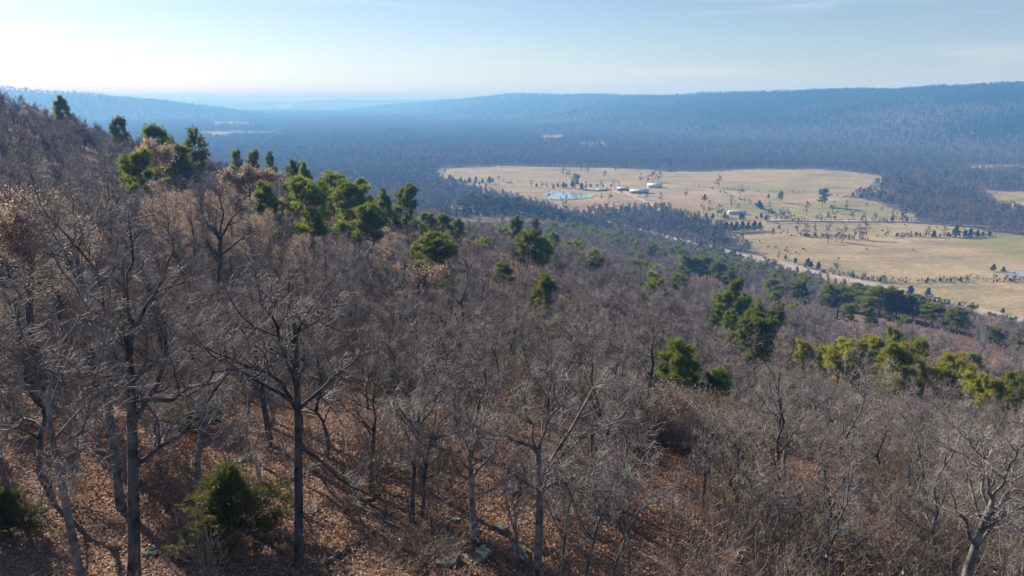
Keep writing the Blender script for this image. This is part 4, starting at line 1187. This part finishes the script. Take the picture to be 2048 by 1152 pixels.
# oaks growing in front of a pine are the low ones: the pines stand clear of them
pxx = 1024 + F * gx / (gy * CP - (gz - HC) * SP)
for x, t, w, Dp, k, l in PINES:
    f = (np.abs(pxx - x) < w * 0.62) & (D < Dp - 1) & (RNG.uniform(size=len(gx)) < 0.9)
    dn = ray(x, t + w * 1.2); lim = HC + D * dn[2] / math.hypot(dn[0], dn[1]) - gz
    sc = np.where(f, np.minimum(sc, np.maximum(lim, 2.2) / 9.6), sc)
kindr = RNG.uniform(size=len(gx))
tanm = fbm(gx, gy, 22, 90, 2)
tops = np.array([project((x, y, z + 9.5 * s)) for x, y, z, s in zip(gx, gy, gz, sc)])
infr = (tops[:, 0] > -40) & (tops[:, 0] < 2088) & (tops[:, 1] < 1190)
order = np.argsort(D)
chosen = [i for i in order if infr[i]][:265]
rest = np.ones(len(gx), bool); rest[chosen] = False
adj = ["slender", "tall", "dark", "grey", "broad", "crooked"]
for i in chosen:
    leafy_one = tanm[i] > 0.77
    v = i % 6
    tpl = bare0_leaf[i % 2] if leafy_one else bare0[v]
    s = sc[i]
    x, y = float(np.clip(tops[i, 0], 0, 2048)), float(np.clip(tops[i, 1], 0, 1152))
    e = put_tree("leafless_oak" if not leafy_one else "tan_oak", tpl, (gx[i], gy[i], gz[i]), RNG.uniform(0, 6.28), (s, s, s * RNG.uniform(0.92, 1.1)), None, "oak", "oaks in the wood on the near slope")
    label_later(e, "tan-leaved oak" if leafy_one else "leafless oak", x, y, SLOPE_MARKS)
print("slope trees", len(gx), "individual to D", D[chosen[-1]])

def scatter(name, protos, pts, rz, sc, ix, label, cat):
    """one uncountable mass: instances on a point mesh"""
    pc = bpy.data.collections.new(name + "_sources")
    for k, me in enumerate(protos):
        o = bpy.data.objects.new("%s_source_%02d" % (name, k), me)
        pc.objects.link(o)
    me = bpy.data.meshes.new(name)
    me.vertices.add(len(pts)); me.vertices.foreach_set("co", np.asarray(pts, np.float32).ravel())
    for an, ty, val in (("rz", 'FLOAT', rz), ("sc", 'FLOAT', sc), ("ix", 'INT', ix)):
        a = me.attributes.new(an, ty, 'POINT')
        a.data.foreach_set("value", np.asarray(val, np.float32 if ty == 'FLOAT' else np.int32))
    o = put(name, me, label=label, cat=cat, kind="stuff")
    ng = bpy.data.node_groups.new(name + "_nodes", 'GeometryNodeTree')
    ng.interface.new_socket("Geometry", in_out='INPUT', socket_type='NodeSocketGeometry')
    ng.interface.new_socket("Geometry", in_out='OUTPUT', socket_type='NodeSocketGeometry')
    nn, ll = ng.nodes, ng.links
    gi, go = nn.new("NodeGroupInput"), nn.new("NodeGroupOutput")
    iop = nn.new("GeometryNodeInstanceOnPoints")
    ci = nn.new("GeometryNodeCollectionInfo")
    ci.inputs["Collection"].default_value = pc
    ci.inputs["Separate Children"].default_value = True
    ci.inputs["Reset Children"].default_value = True
    iop.inputs["Pick Instance"].default_value = True
    def attr(n, ty):
        a = nn.new("GeometryNodeInputNamedAttribute"); a.data_type = ty; a.inputs["Name"].default_value = n
        return a.outputs["Attribute"]
    cx = nn.new("ShaderNodeCombineXYZ")
    ll.new(attr("rz", 'FLOAT'), cx.inputs["Z"])
    e2r = nn.new("FunctionNodeEulerToRotation"); ll.new(cx.outputs[0], e2r.inputs[0])
    ll.new(gi.outputs[0], iop.inputs["Points"]); ll.new(ci.outputs[0], iop.inputs["Instance"])
    ll.new(attr("ix", 'INT'), iop.inputs["Instance Index"]); ll.new(e2r.outputs[0], iop.inputs["Rotation"])
    ll.new(attr("sc", 'FLOAT'), iop.inputs["Scale"]); ll.new(iop.outputs[0], go.inputs[0])
    md = o.modifiers.new("scatter", 'NODES'); md.node_group = ng
    return o

protos = bare1 + bare1_leaf + pine1
evm = fbm(gx, gy, 55, 140, 2)
pine_here = ((kindr < 0.012) & (D > 110) & (az > -6)) | ((evm > 0.68) & (kindr < 0.3) & (D > 150) & (az > 2)) | ((hill(gx, gy) < -84) & (kindr < 0.09))
ix = np.where(tanm > 0.78, 7 + (np.arange(len(gx)) % 2), np.arange(len(gx)) % 7)
ix = np.where(pine_here, 9 + np.arange(len(gx)) % 3, ix)
r = rest
scatter("slope_woods", protos, np.column_stack([gx, gy, gz])[r], RNG.uniform(0, 6.28, r.sum()), sc[r], ix[r], "dense grey-brown leafless oak wood covering the slope down to the road", "woods")

# undergrowth: thin many-stemmed brush below the oaks
def brush(seed, h):
    rng = np.random.default_rng(seed)
    n = 9
    d = unit(np.column_stack([rng.normal(size=(n, 2)) * 0.38, np.ones(n)]))
    pts = [np.column_stack([rng.normal(size=(n, 2)) * 0.12, np.full(n, -0.1)])]
    for q in range(5):
        d = unit(d + rng.normal(size=(n, 3)) * 0.12); pts.append(pts[-1] + d * (h / 5 * rng.uniform(0.7, 1.1, n))[:, None])
    P = np.stack(pts, 1); R = np.tile(np.linspace(0.016, 0.006, 6), (n, 1))
    S, Rs = grow(P, R, 70, 0.25, 1, 42, 15, 0.35, 4, 0.2, 0.08, 0.7, 0.005, rng)
    T, Rt = grow(S, Rs, 240, 0.2, 1, 42, 15, 0.4, 2, 0.2, 0.05, 0.8, 0.004, rng)
    ch = [tube_chunk(P, R, 3, 'brush'), tube_chunk(S, Rs, 3, 'brush'), tube_chunk(T, Rt, 3, 'brush')]
    ends = T[:, 1]; pos = ends[rng.integers(0, len(ends), 60)]
    ch.append(quad_chunk(leaf_quads(pos, 0.05, rng), 'brown_leaf'))
    return build("brush", ch)
M['brush'] = plain("brush_stems", (0.17, 0.14, 0.12), (0.31, 0.275, 0.24), 0.8, 0.8, 0.2, 0.3)
brushes = [brush(700 + i, 2.6) for i in range(4)]
n = 7500
a = np.radians(RNG.uniform(-41, 41, n)); d = 16 + (RNG.uniform(size=n) ** 0.7) * 95
bx, by = d * np.sin(a), d * np.cos(a)
dens = fbm(bx, by, 9, 200, 2)
azd = np.degrees(a)
k = (RNG.uniform(size=n) < np.where(azd > 4, 1.0, np.where(d < 40, 0.24, 0.8))) & (dens > np.where(azd > 4, 0.22, 0.42))
k &= ~((azd > 8) & (azd < 17.5) & (d < 34) & (d > 19) & (RNG.uniform(size=n) < 0.8))
k &= ~((azd < 3) & (d < 18.5)) & ~((azd > -24) & (azd < -17) & (d < 23))
bx, by = bx[k], by[k]
scatter("undergrowth", brushes, np.column_stack([bx, by, terrain(bx, by)]), RNG.uniform(0, 6.28, k.sum()), RNG.uniform(0.5, 1.25, k.sum()), RNG.integers(0, 4, k.sum()), "thin tan brush and saplings under the oaks", "undergrowth")

# leaf litter
n = 240000
a = np.radians(RNG.uniform(-41, 41, n)); d = 13 + RNG.uniform(size=n) ** 0.85 * 46
lx, ly = d * np.sin(a), d * np.cos(a)
lz = terrain_fast(lx, ly) + 0.02 + RNG.uniform(0, 0.05, n)
Nn = unit(np.column_stack([RNG.normal(size=(n, 2)) * 0.45, np.ones(n)]))
A = unit(np.cross(Nn, RNG.normal(size=(n, 3)))); B = np.cross(Nn, A)
s = (0.047 * RNG.uniform(0.6, 1.4, n))[:, None]
C = np.column_stack([lx, ly, lz])
LV = np.stack([C - A * s, C - B * s * 0.6, C + A * s, C + B * s * 0.6], 1)
M['litter'] = plain("dead_leaf", (0.15, 0.068, 0.036), (0.42, 0.26, 0.16), 9.0, 0.65, 0.2, lo=0.3, hi=0.7)
put("leaf_litter", build("leaf_litter", [quad_chunk(LV, 'litter')], smooth=False), label="orange-brown dead leaves carpeting the ground under the oaks", cat="leaf litter", kind="stuff")

# brown-leaved low oak scrub on the litter bank
def scrub(seed):
    rng = np.random.default_rng(seed)
    n = 7
    d = unit(np.column_stack([rng.normal(size=(n, 2)) * 0.7, np.ones(n)]))
    pts = [np.zeros((n, 3)) - np.array([0, 0, 0.1])]
    for q in range(4):
        d = unit(d + rng.normal(size=(n, 3)) * 0.15); pts.append(pts[-1] + d * 0.3)
    P = np.stack(pts, 1); R = np.tile(np.linspace(0.014, 0.005, 5), (n, 1))
    S, Rs = grow(P, R, 40, 0.3, 1, 45, 15, 0.45, 3, 0.2, 0.05, 0.7, 0.004, rng)
    e = S[:, 1:].reshape(-1, 3); pos = e[rng.integers(0, len(e), 170)] + rng.normal(size=(170, 3)) * 0.06
    return [("stem", build("scrub_stem", [tube_chunk(P, R, 3, 'twig'), tube_chunk(S, Rs, 3, 'twig')])), ("leaves", build("scrub_leaves", [quad_chunk(leaf_quads(pos, 0.075, rng), 'brown_leaf')], smooth=False))]
scrubs = [scrub(800 + i) for i in range(3)]
for i, (px, py) in enumerate([(320, 965), (345, 1000), (300, 1040), (205, 905), (230, 880), (150, 1010), (330, 780), (640, 1090), (880, 960), (350, 930), (205, 985), (70, 1080), (480, 1120), (720, 900), (100, 900)]):
    p = ray_ground(px, py)
    e = put_tree("oak_scrub", scrubs[i % 3], p, i * 1.3, 0.7 + 0.1 * (i % 5), None, "shrub", "rust-leaved scrub on the litter")
    label_later(e, "low rust-leaved scrub oak", px, py, SLOPE_MARKS)

# rocks
def rock(seed, sx, sy, sz):
    rng = np.random.default_rng(seed)
    import bmesh
    bm = bmesh.new(); bmesh.ops.create_icosphere(bm, subdivisions=3, radius=1.0)
    ph = rng.uniform(0, 6, 9)
    for v in bm.verts:
        c = v.co
        k = 1 + 0.24 * math.sin(2.3 * c.x + ph[0]) * math.sin(2.1 * c.y + ph[1]) + 0.16 * math.sin(5 * c.x + ph[2] + 2 * c.z) * math.sin(4.4 * c.y + ph[3]) + 0.07 * math.sin(11 * c.y + ph[4]) * math.sin(10 * c.x + ph[5])
        q = Vector((max(-0.78, min(0.78, c.x)), max(-0.74, min(0.74, c.y)), max(-0.6, min(0.52 + 0.08 * math.sin(3 * c.x + ph[6]), c.z)))) * k
        v.co = Vector((q.x * sx, q.y * sy, q.z * sz))
    me = bpy.data.meshes.new("rock"); bm.to_mesh(me); bm.free()
    me.materials.append(M['rock'])
    return me
ROCKS = [(895, 1128, .55, .4, .3, "mossy flat boulder at the foot of the crooked-stemmed oak"), (955, 1118, .75, .45, .22, "long pale rock slab right of the mossy flat boulder"), (905, 1085, .4, .3, .2, "small grey rock above the mossy flat boulder"),
         (875, 935, .75, .5, .4, "dark blue-green boulder behind the thin oak pair"), (985, 928, .5, .4, .3, "pale rock behind the crooked-stemmed oak"), (1025, 985, .6, .4, .35, "grey boulder left of the forked blue-grey oak"),
         (1040, 1112, .7, .45, .25, "low lichened ledge rock at the forked oak's foot"), (560, 905, .5, .35, .2, "flat grey rock beside the straight oak's trunk"), (480, 925, .3, .25, .15, "small rock at the foot of the bleached trunk"),
         (320, 970, .45, .3, .25, "pale lichened rock right of the massive dark oak"), (625, 1025, .4, .3, .18, "flat rock just right of the straight dark oak"), (300, 1110, .35, .3, .22, "rounded grey rock at the massive oak's foot"),
         (400, 970, .3, .25, .18, "little grey rock left of the full green juniper"), (800, 880, .6, .4, .25, "half-buried slab left of the dark blue-green boulder"), (740, 1000, .3, .25, .15, "small rock left of the thin oak pair"),
         (1000, 1060, .45, .3, .2, "tan flat stone between the crooked and the forked oak"), (910, 1040, .35, .25, .15, "small pale stone beside the crooked stem")]
for i, (px, py, sx, sy, sz, lab) in enumerate(ROCKS):
    p = ray_ground(px, py)
    o = put("rock", rock(900 + i, sx * 0.8, sy * 0.75, sz * 0.95), p + np.array([0, 0, 0.02]), i * 0.8, 1.0, label=lab, cat="rock", group="rocks on the near slope")
    o.rotation_euler = (0.12 * math.sin(i), -0.1 + 0.1 * math.cos(i * 2), i * 0.8)

# fallen branches
LOGS = [((700, 1010), (860, 1090), "fallen grey branch lying down the litter left of the thin oak pair"), ((555, 975), (640, 940), "short broken log right of the bleached trunk"),
        ((650, 1130), (760, 1060), "thin pale fallen pole near the lower edge"), ((1110, 1060), (1200, 1040), "grey fallen log right of the forked oak's foot"),
        ((340, 1110), (420, 1150), "dark fallen limb below the full green juniper"), ((1780, 950), (1840, 1000), "fallen log in the clearing at the right")]
for i, (a_, b_, lab) in enumerate(LOGS):
    p, q = ray_ground(*a_), ray_ground(*b_)
    L = q - p; m = np.linalg.norm(L)
    if m > 6: q = p + L / m * 6
    c = np.linspace(0, 1, 9)[:, None]
    P = p * (1 - c) + q * c
    P[:, :2] += np.random.default_rng(i).normal(size=(9, 2)) * 0.06
    P[:, 2] = terrain(P[:, 0], P[:, 1]) + 0.07
    R = np.linspace(0.055, 0.02, 9)
    B, Rb = grow(P[None], R[None], 7, 0.3, 1, 40, 12, 0.22, 4, 0.2, 0.05, 0.6, 0.01, np.random.default_rng(40 + i))
    e = put("fallen_branch", build("fallen_branch", [tube_chunk(P[None] - p, R[None], 6, 'log'), tube_chunk(B - p, Rb, 4, 'log')]), p, 0, 1.0, label=lab, cat="log", group="fallen wood on the near slope")

# ------------------------------------------------------------------ lone trees of the pastures
BARE_FIELD = [(1095, 399, 15, 1), (1131, 413, 20, 1), (1125, 411, 15, .8), (1037, 397, 11, .7), (1061, 373, 14, .9), (998, 360, 10, 1), (889, 349, 11, 1.1), (1126, 351, 14, 1), (1132, 354, 12, 1), (1140, 353, 11, 1.2), (1164, 343, 12, 1),
    (1177, 346, 13, 1.1), (1208, 356, 13, 1.1), (1232, 345, 13, .9), (1203, 400, 13, .8), (1218, 402, 15, 1.1), (1120, 424, 9, 1), (1107, 379, 11, .9), (1282, 366, 15, 1), (1294, 365, 15, 1), (1305, 364, 24, .9), (1316, 364, 20, 1), (1437, 377, 21, 1.1),
    (1370, 395, 14, 1), (1323, 403, 17, 1), (1324, 417, 13, 1), (1313, 419, 13, 1), (1292, 400, 13, .9), (1280, 395, 12, .9), (1243, 389, 13, 1), (1480, 391, 14, 1.4), (1462, 414, 16, 1.1), (1407, 427, 16, 1), (1420, 431, 20, .9), (1433, 433, 23, 1), (1443, 432, 18, 1),
    (1474, 420, 12, 1), (1613, 431, 22, .9), (1563, 436, 16, 1.5), (1540, 417, 12, 1), (1487, 482, 18, 1.1), (1547, 472, 10, 1), (1563, 470, 8, 1.2), (1665, 426, 18, 1.2), (1693, 422, 19, .8), (1762, 424, 10, .8), (1786, 441, 18, 1), (1805, 441, 18, 1),
    (1656, 487, 23, .8), (1682, 485, 28, 1.1), (1672, 483, 22, 1.1), (1708, 478, 24, 1.1), (1731, 479, 26, 1), (1720, 480, 18, 1.1), (1614, 471, 22, 1.2), (1596, 468, 18, 1), (1632, 468, 18, 1), (1653, 468, 17, .9), (1672, 546, 24, .9), (1172, 381, 17, .9), (1200, 375, 13, 1.1),
    (1227, 374, 12, 1.1), (1238, 374, 10, 1), (1085, 376, 11, 1.2), (1092, 376, 11, 1.1), (1772, 474, 14, 1), (1850, 473, 16, 1.2), (1890, 473, 15, 1.2), (1925, 473, 13, 1.2), (1558, 518, 14, 1), (1770, 563, 14, 1.2), (1805, 566, 9, 1), (1935, 560, 10, 1.2), (1990, 560, 12, 1.1), (2030, 562, 14, 1.1), (1732, 414, 8, 1)]
EVER_FIELD = [(1409, 402, 12, 'c'), (1559, 405, 18, 'p'), (1645, 414, 27, 'p'), (1537, 397, 8, 'c'), (1518, 417, 14, 'c'), (1523, 419, 10, 'c'), (1411, 436, 8, 'c'), (1425, 439, 11, 'c'), (1449, 438, 11, 'c'), (1455, 438, 8, 'c'), (1481, 440, 12, 'c'), (1487, 439, 9, 'c'),
    (1513, 438, 6, 'c'), (1522, 437, 10, 'c'), (1532, 441, 10, 'c'), (1543, 429, 8, 'c'), (1442, 463, 16, 'c'), (1452, 464, 18, 'c'), (1462, 464, 17, 'c'), (1472, 464, 18, 'c'), (1484, 463, 18, 'c'), (1496, 463, 17, 'c'), (1508, 462, 18, 'c'), (1519, 461, 15, 'c'),
    (1911, 474, 18, 'c'), (1930, 474, 11, 'c'), (1940, 474, 13, 'c'), (1954, 474, 11, 'c'), (1965, 473, 8, 'c'), (1978, 473, 9, 'c'), (1896, 474, 8, 'c'), (1867, 474, 11, 'c'), (1832, 473, 8, 'c'), (1840, 473, 6, 'c'), (1793, 474, 7, 'c'), (1615, 536, 17, 'c'), (1622, 536, 11, 'c'), (1636, 539, 13, 'c'), (2006, 545, 9, 'c'), (1986, 543, 12, 'c'),
    (1819, 594, 19, 'c'), (1855, 594, 15, 'c'), (2005, 627, 9, 'c'), (1590, 527, 10, 'c'), (1571, 519, 8, 'c'), (1073, 374, 7, 'c'), (1107, 378, 8, 'c'), (1116, 375, 8, 'c'), (1127, 377, 12, 'c'), (1132, 376, 9, 'c'), (1151, 377, 23, 'p'), (1145, 377, 15, 'c'), (1163, 380, 13, 'c'), (1181, 375, 7, 'c'), (1194, 375, 6, 'c'), (1206, 375, 6, 'c'), (1222, 374, 6, 'c'),
    (873, 358, 8, 'c'), (900, 359, 9, 'c'), (910, 367, 9, 'c'), (939, 365, 10, 'c'), (952, 364, 10, 'c'), (965, 367, 9, 'c'), (979, 368, 14, 'c'), (949, 375, 7, 'c'), (985, 366, 9, 'c'), (922, 362, 8, 'c'), (1546, 466, 8, 'c'), (1558, 458, 7, 'c'), (1612, 474, 8, 'c'), (1706, 556, 7, 'c'), (1724, 560, 6, 'c'), (1760, 565, 9, 'c'), (1880, 564, 7, 'c'), (1920, 563, 7, 'c')]
for i, (px, py, h, wr) in enumerate(BARE_FIELD):
    p = valley_pt(px, py); d = np.linalg.norm(p - np.array([0, 0, HC]))
    H = h / F * d * 1.05
    tpl = field_bare[i % 5]
    e = put_tree("pasture_tree", tpl, p, i * 2.1, (H / 11.5 * wr, H / 11.5 * wr, H / 11.5), None, "tree", "leafless trees in the pastures")
    if (px, py) == (1437, 377):
        e["label"] = "big lone spreading leafless tree in the open middle pasture"
    else:
        label_later(e, "leafless pasture tree", px, py, VALE_MARKS)
for i, (px, py, h, kd) in enumerate(EVER_FIELD):
    p = valley_pt(px, py); d = np.linalg.norm(p - np.array([0, 0, HC]))
    H = h / F * d * 1.1
    if kd == 'c':
        e = put_tree("cedar_tree", cedar1[i % 3], p, i * 1.9, (H / 6.0 * 1.15, H / 6.0 * 1.15, H / 6.0), None, "cedar", "cedars in the pastures")
        label_later(e, "dark pasture cedar", px, py, VALE_MARKS)
    else:
        put_tree("pine_tree", pine0[(1, 3, 0)[i % 3]], p, i, (H / 12 * 1.15, H / 12 * 1.15, H / 12), {1559: "shorter of two lone pasture pines, right of the white mobile home", 1645: "taller of two lone pasture pines, with a long shadow", 1151: "tall dark pine in the hedge behind the big pond"}[px], "pine", "pines in the pastures")

# ------------------------------------------------------------------ cattle
def cow_mesh():
    vs = [(-0.75, 0, 1.15, .33, .36), (-0.35, 0, 1.08, .37, .42), (0.1, 0, 1.06, .38, .43), (0.5, 0, 1.1, .34, .42), (0.78, 0, 1.22, .2, .26), (1.02, 0, 1.2, .15, .17), (1.28, 0, 1.02, .09, .1),
          (-0.95, 0, 1.2, .08, .08), (-1.02, 0, 0.8, .035, .035), (-1.02, 0, 0.5, .05, .05)]
    ed = [(0, 1), (1, 2), (2, 3), (3, 4), (4, 5), (5, 6), (0, 7), (7, 8), (8, 9)]
    for x, at_, back in ((-0.68, 0, True), (0.52, 3, False)):
        for s in (-1, 1):
            b = len(vs)
            vs += [(x, s * 0.2, 0.82, .15 if back else .12, .17), (x + (-0.1 if back else 0.03), s * 0.21, 0.48, .075, .075), (x + (0.0 if back else 0.0), s * 0.21, 0.24, .05, .05), (x + 0.03, s * 0.21, 0.02, .06, .06)]
            ed += [(at_, b), (b, b + 1), (b + 1, b + 2), (b + 2, b + 3)]
    for s in (-1, 1):
        b = len(vs); vs.append((1.0, s * 0.24, 1.3, .05, .03)); ed.append((5, b))
    me = bpy.data.meshes.new("cow_skeleton"); me.from_pydata([v[:3] for v in vs], ed, [])
    o = bpy.data.objects.new("cow_skeleton", me); col.objects.link(o)
    sk = o.modifiers.new("skin", 'SKIN'); sk.use_smooth_shade = True
    for v, q in zip(me.skin_vertices[0].data, vs):
        v.radius = (q[3], q[4])
    me.skin_vertices[0].data[1].use_root = True
    o.modifiers.new("sub", 'SUBSURF').levels = 1
    dg = bpy.context.evaluated_depsgraph_get()
    out = bpy.data.meshes.new_from_object(o.evaluated_get(dg))
    bpy.data.objects.remove(o)
    return out
M['cow_black'] = plain("black_hide", (0.012, 0.010, 0.010), (0.03, 0.024, 0.02), 2, 0.7, 0.3)
M['cow_brown'] = plain("brown_hide", (0.06, 0.03, 0.018), (0.10, 0.05, 0.03), 2, 0.7, 0.3)
cowm = cow_mesh(); cowb = cowm.copy()
for mm, k in ((cowm, 'cow_black'), (cowb, 'cow_brown')):
    mm.materials.clear(); mm.materials.append(M[k])
COWS = [(1494, 482), (1519, 484), (1536, 496), (1551, 496), (1573, 498), (1570, 503), (1575, 505), (1606, 500), (1733, 501), (1826, 502), (1765, 463), (1810, 451), (1873, 456), (1804, 469), (1822, 466), (1755, 473), (1606, 499.5), (1592, 507), (1992, 387), (1770, 471)]
for i, (px, py) in enumerate(COWS):
    p = valley_pt(px, py)
    br = i in (0, 8, 12)
    e = put("cow", cowb if br else cowm, p + np.array([0, 0, 0.02]), i * 1.15 + 0.3, 1.12, cat="cow", group="cattle in the pastures")
    label_later(e, "grazing brown cow" if br else "grazing black cow", px, py, VALE_MARKS)

# hay bales and feed ring near the lone cedar
def bale():
    P = np.array([[[0, -0.65, 0.75], [0, -0.6, 0.75], [0, 0.6, 0.75], [0, 0.65, 0.75]]]); R = np.array([[0.02, 0.75, 0.75, 0.02]])
    return build("hay_bale", [tube_chunk(P, R, 14, 'hay')])
M['hay'] = plain("hay", (0.38, 0.29, 0.15), (0.5, 0.4, 0.24), 4, 0.95, 0.05)
bm_ = bale()
for i, (px, py) in enumerate([(1416, 401.5), (1421, 401.8)]):
    put("hay_bale", bm_, valley_pt(px, py), 0.4 + i, 1.0, label=["round hay bale closer to the lone cedar in the middle pasture", "round hay bale one step right of its twin by the lone cedar"][i], cat="hay bale", group="hay bales by the lone cedar")

# ------------------------------------------------------------------ valley and mountain woods (one mass)
def jitter(R0, R1, sp, seed):
    rng = np.random.default_rng(seed)
    w = R1 * math.sin(math.radians(41)) + sp
    x, y = np.meshgrid(np.arange(-w, w, sp), np.arange(R0 * 0.72, R1, sp))
    x = x.ravel() + rng.uniform(-0.5, 0.5, x.size) * sp; y = y.ravel() + rng.uniform(-0.5, 0.5, y.size) * sp
    d = np.hypot(x, y); a = np.abs(np.degrees(np.arctan2(x, y)))
    k = (d >= R0) & (d < R1) & (a < 40.5)
    return x[k], y[k]
VX, VY, VS = [], [], []
for R0, R1, s_, scl in ((330, 900, 6.2, 1.0), (900, 1700, 7.6, 1.05), (1700, 3200, 11.5, 1.35), (3200, 5200, 18, 1.55), (5200, 8200, 32, 2.0)):
    x, y = jitter(R0, R1, s_, int(R0))
    k = ~in_field(x, y)
    near = (np.hypot(x, y) < 620) & (hill(x, y) > -113)
    k &= ~near
    z = terrain_fast(x, y)
    vis = np.ones(len(x), bool)
    for f in np.linspace(0.04, 0.96, 32):
        gl = terrain_fast(x * f, y * f) + (2.0 if R0 < 3000 else 0)
        line = HC + (z + 14 - HC) * f
        vis &= ~(gl > line + 3)
    k &= vis
    VX.append(x[k]); VY.append(y[k]); VS.append(np.full(k.sum(), scl))
vx, vy, vs = np.concatenate(VX), np.concatenate(VY), np.concatenate(VS)
vz = terrain_fast(vx, vy)
elev = np.clip((vz - 12) / 40, 0, 1)
cm = fbm(vx, vy, 95, 310, 3); cm2 = fbm(vx, vy, 380, 350, 2)
dv = np.hypot(vx, vy)
footband = 1.2 * np.exp(-(((dv - 560) / 140) ** 2)) * (np.degrees(np.arctan2(vx, vy)) < 8) * (np.degrees(np.arctan2(vx, vy)) > -14)
pe = np.clip((cm - 0.52) * 3.0, 0, 0.85) * 0.55 + elev * np.clip((cm2 - 0.22) * 2.6, 0, 0.85) * (0.5 + 1.1 * np.clip((vx - 100) / 1000, 0, 1)) + 0.7 * footband * np.clip((cm - 0.35) * 4, 0, 1)
u = RNG.uniform(size=len(vx))
ever = u < pe
ix = np.where(ever, np.where(elev + 0.3 * RNG.uniform(size=len(vx)) > 0.25, 5 + RNG.integers(0, 3, len(vx)), 8 + RNG.integers(0, 3, len(vx))), np.clip(np.floor((fbm(vx, vy, 170, 480, 3) - 0.25) * 9 + RNG.normal(size=len(vx)) * 0.9), 0, 4).astype(int))
vsc = vs * RNG.uniform(0.75, 1.25, len(vx)) * (0.8 + 0.45 * fbm(vx, vy, 60, 15, 2)) * np.where(ever, 0.85, 1.0) * np.where(dv < 640, 0.72, 1.0)
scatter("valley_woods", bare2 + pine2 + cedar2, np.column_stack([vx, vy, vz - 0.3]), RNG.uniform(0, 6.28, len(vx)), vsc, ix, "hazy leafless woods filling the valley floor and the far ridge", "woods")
print("valley trees", len(vx))

# brush along fence rows and creek
FR = [((1745, 402), (1640, 388), 26, 1.2), ((1390, 376), (1620, 390), 40, 0.9), ((1440, 383), (1560, 432), 60, 1.1), ((1640, 545), (1780, 566), 60, 0.9), ((1780, 566), (1990, 562), 50, 0.9), ((1990, 562), (2060, 565), 30, 1.0), ((1560, 440), (1840, 443), 70, 0.8),
      ((1800, 474), (1985, 473), 90, 1.0), ((1000, 362), (1035, 372), 14, 1.0), ((1560, 470), (1740, 480), 60, 1.0), ((1838, 600), (1920, 612), 40, 0.7)]
fx, fy = [], []
for a_, b_, n_, s_ in FR:
    p, q = valley_pt(*a_), valley_pt(*b_)
    n_ = int(n_ * 1.15)
    t = RNG.uniform(size=n_)[:, None]
    pts = p[:2] * (1 - t) + q[:2] * t + RNG.normal(size=(n_, 2)) * 2.0
    fx.append(pts[:, 0]); fy.append(pts[:, 1])
fx = np.concatenate(fx); fy = np.concatenate(fy)
scatter("fence_row_brush", bare2 + cedar2[:1], np.column_stack([fx, fy, terrain(fx, fy) - 0.1]), RNG.uniform(0, 6.28, len(fx)), RNG.uniform(0.14, 0.46, len(fx)), np.where(RNG.uniform(size=len(fx)) < 0.2, 5, RNG.integers(0, 5, len(fx))), "low dark brush along the pasture fence rows", "brush")

# ------------------------------------------------------------------ haze
def haze():
    bx = 18200.0
    me = build("haze", [box_chunk(-bx, bx, -bx, bx, -22, HC + 92, M['haze'])], smooth=False)
    return put("haze", me, label="blue winter haze filling the valley air", cat="haze", kind="stuff")
mh = bpy.data.materials.new("haze"); mh.use_nodes = True
nt = mh.node_tree; nt.nodes.clear()
o_ = nt.nodes.new("ShaderNodeOutputMaterial"); pv = nt.nodes.new("ShaderNodeVolumePrincipled")
pv.inputs["Color"].default_value = (0.17, 0.45, 1.0, 1)
pv.inputs["Density"].default_value = 0.00033
pv.inputs["Absorption Color"].default_value = (0.5, 0.5, 0.5, 1)
pv.inputs["Anisotropy"].default_value = 0.1
nt.links.new(pv.outputs[0], o_.inputs["Volume"])
M['haze'] = mh
haze()

# ------------------------------------------------------------------ thin white smoke of far fires, within the haze
def smoke(px, py, D, rad, label, dens):
    import bmesh
    bm = bmesh.new(); bmesh.ops.create_icosphere(bm, subdivisions=3, radius=1.0)
    for v in bm.verts:
        v.co = Vector((v.co.x * rad[0] + v.co.z * rad[0] * 0.5, v.co.y * rad[1], v.co.z * rad[2]))
    me = bpy.data.meshes.new("smoke"); bm.to_mesh(me); bm.free()
    m = bpy.data.materials.new("smoke"); m.use_nodes = True
    t = m.node_tree; t.nodes.clear()
    oo = t.nodes.new("ShaderNodeOutputMaterial"); v_ = t.nodes.new("ShaderNodeVolumePrincipled")
    v_.inputs["Color"].default_value = (0.95, 0.95, 0.95, 1); v_.inputs["Density"].default_value = dens
    t.links.new(v_.outputs[0], oo.inputs["Volume"])
    me.materials.append(m)
    p = at_dist(px, py, D)
    put("smoke", me, p, 0, 1.0, label=label, cat="smoke", kind="stuff")
smoke(572, 211, 7000, (75, 60, 36), "small white smoke plume in the far middle of the valley", 0.0035)
smoke(580, 208, 7050, (130, 60, 40), "thin drift of white smoke above the far plume", 0.0012)
smoke(335, 207, 9000, (150, 80, 34), "faint white smoke drift at the far left end of the valley", 0.0025)
write_labels()
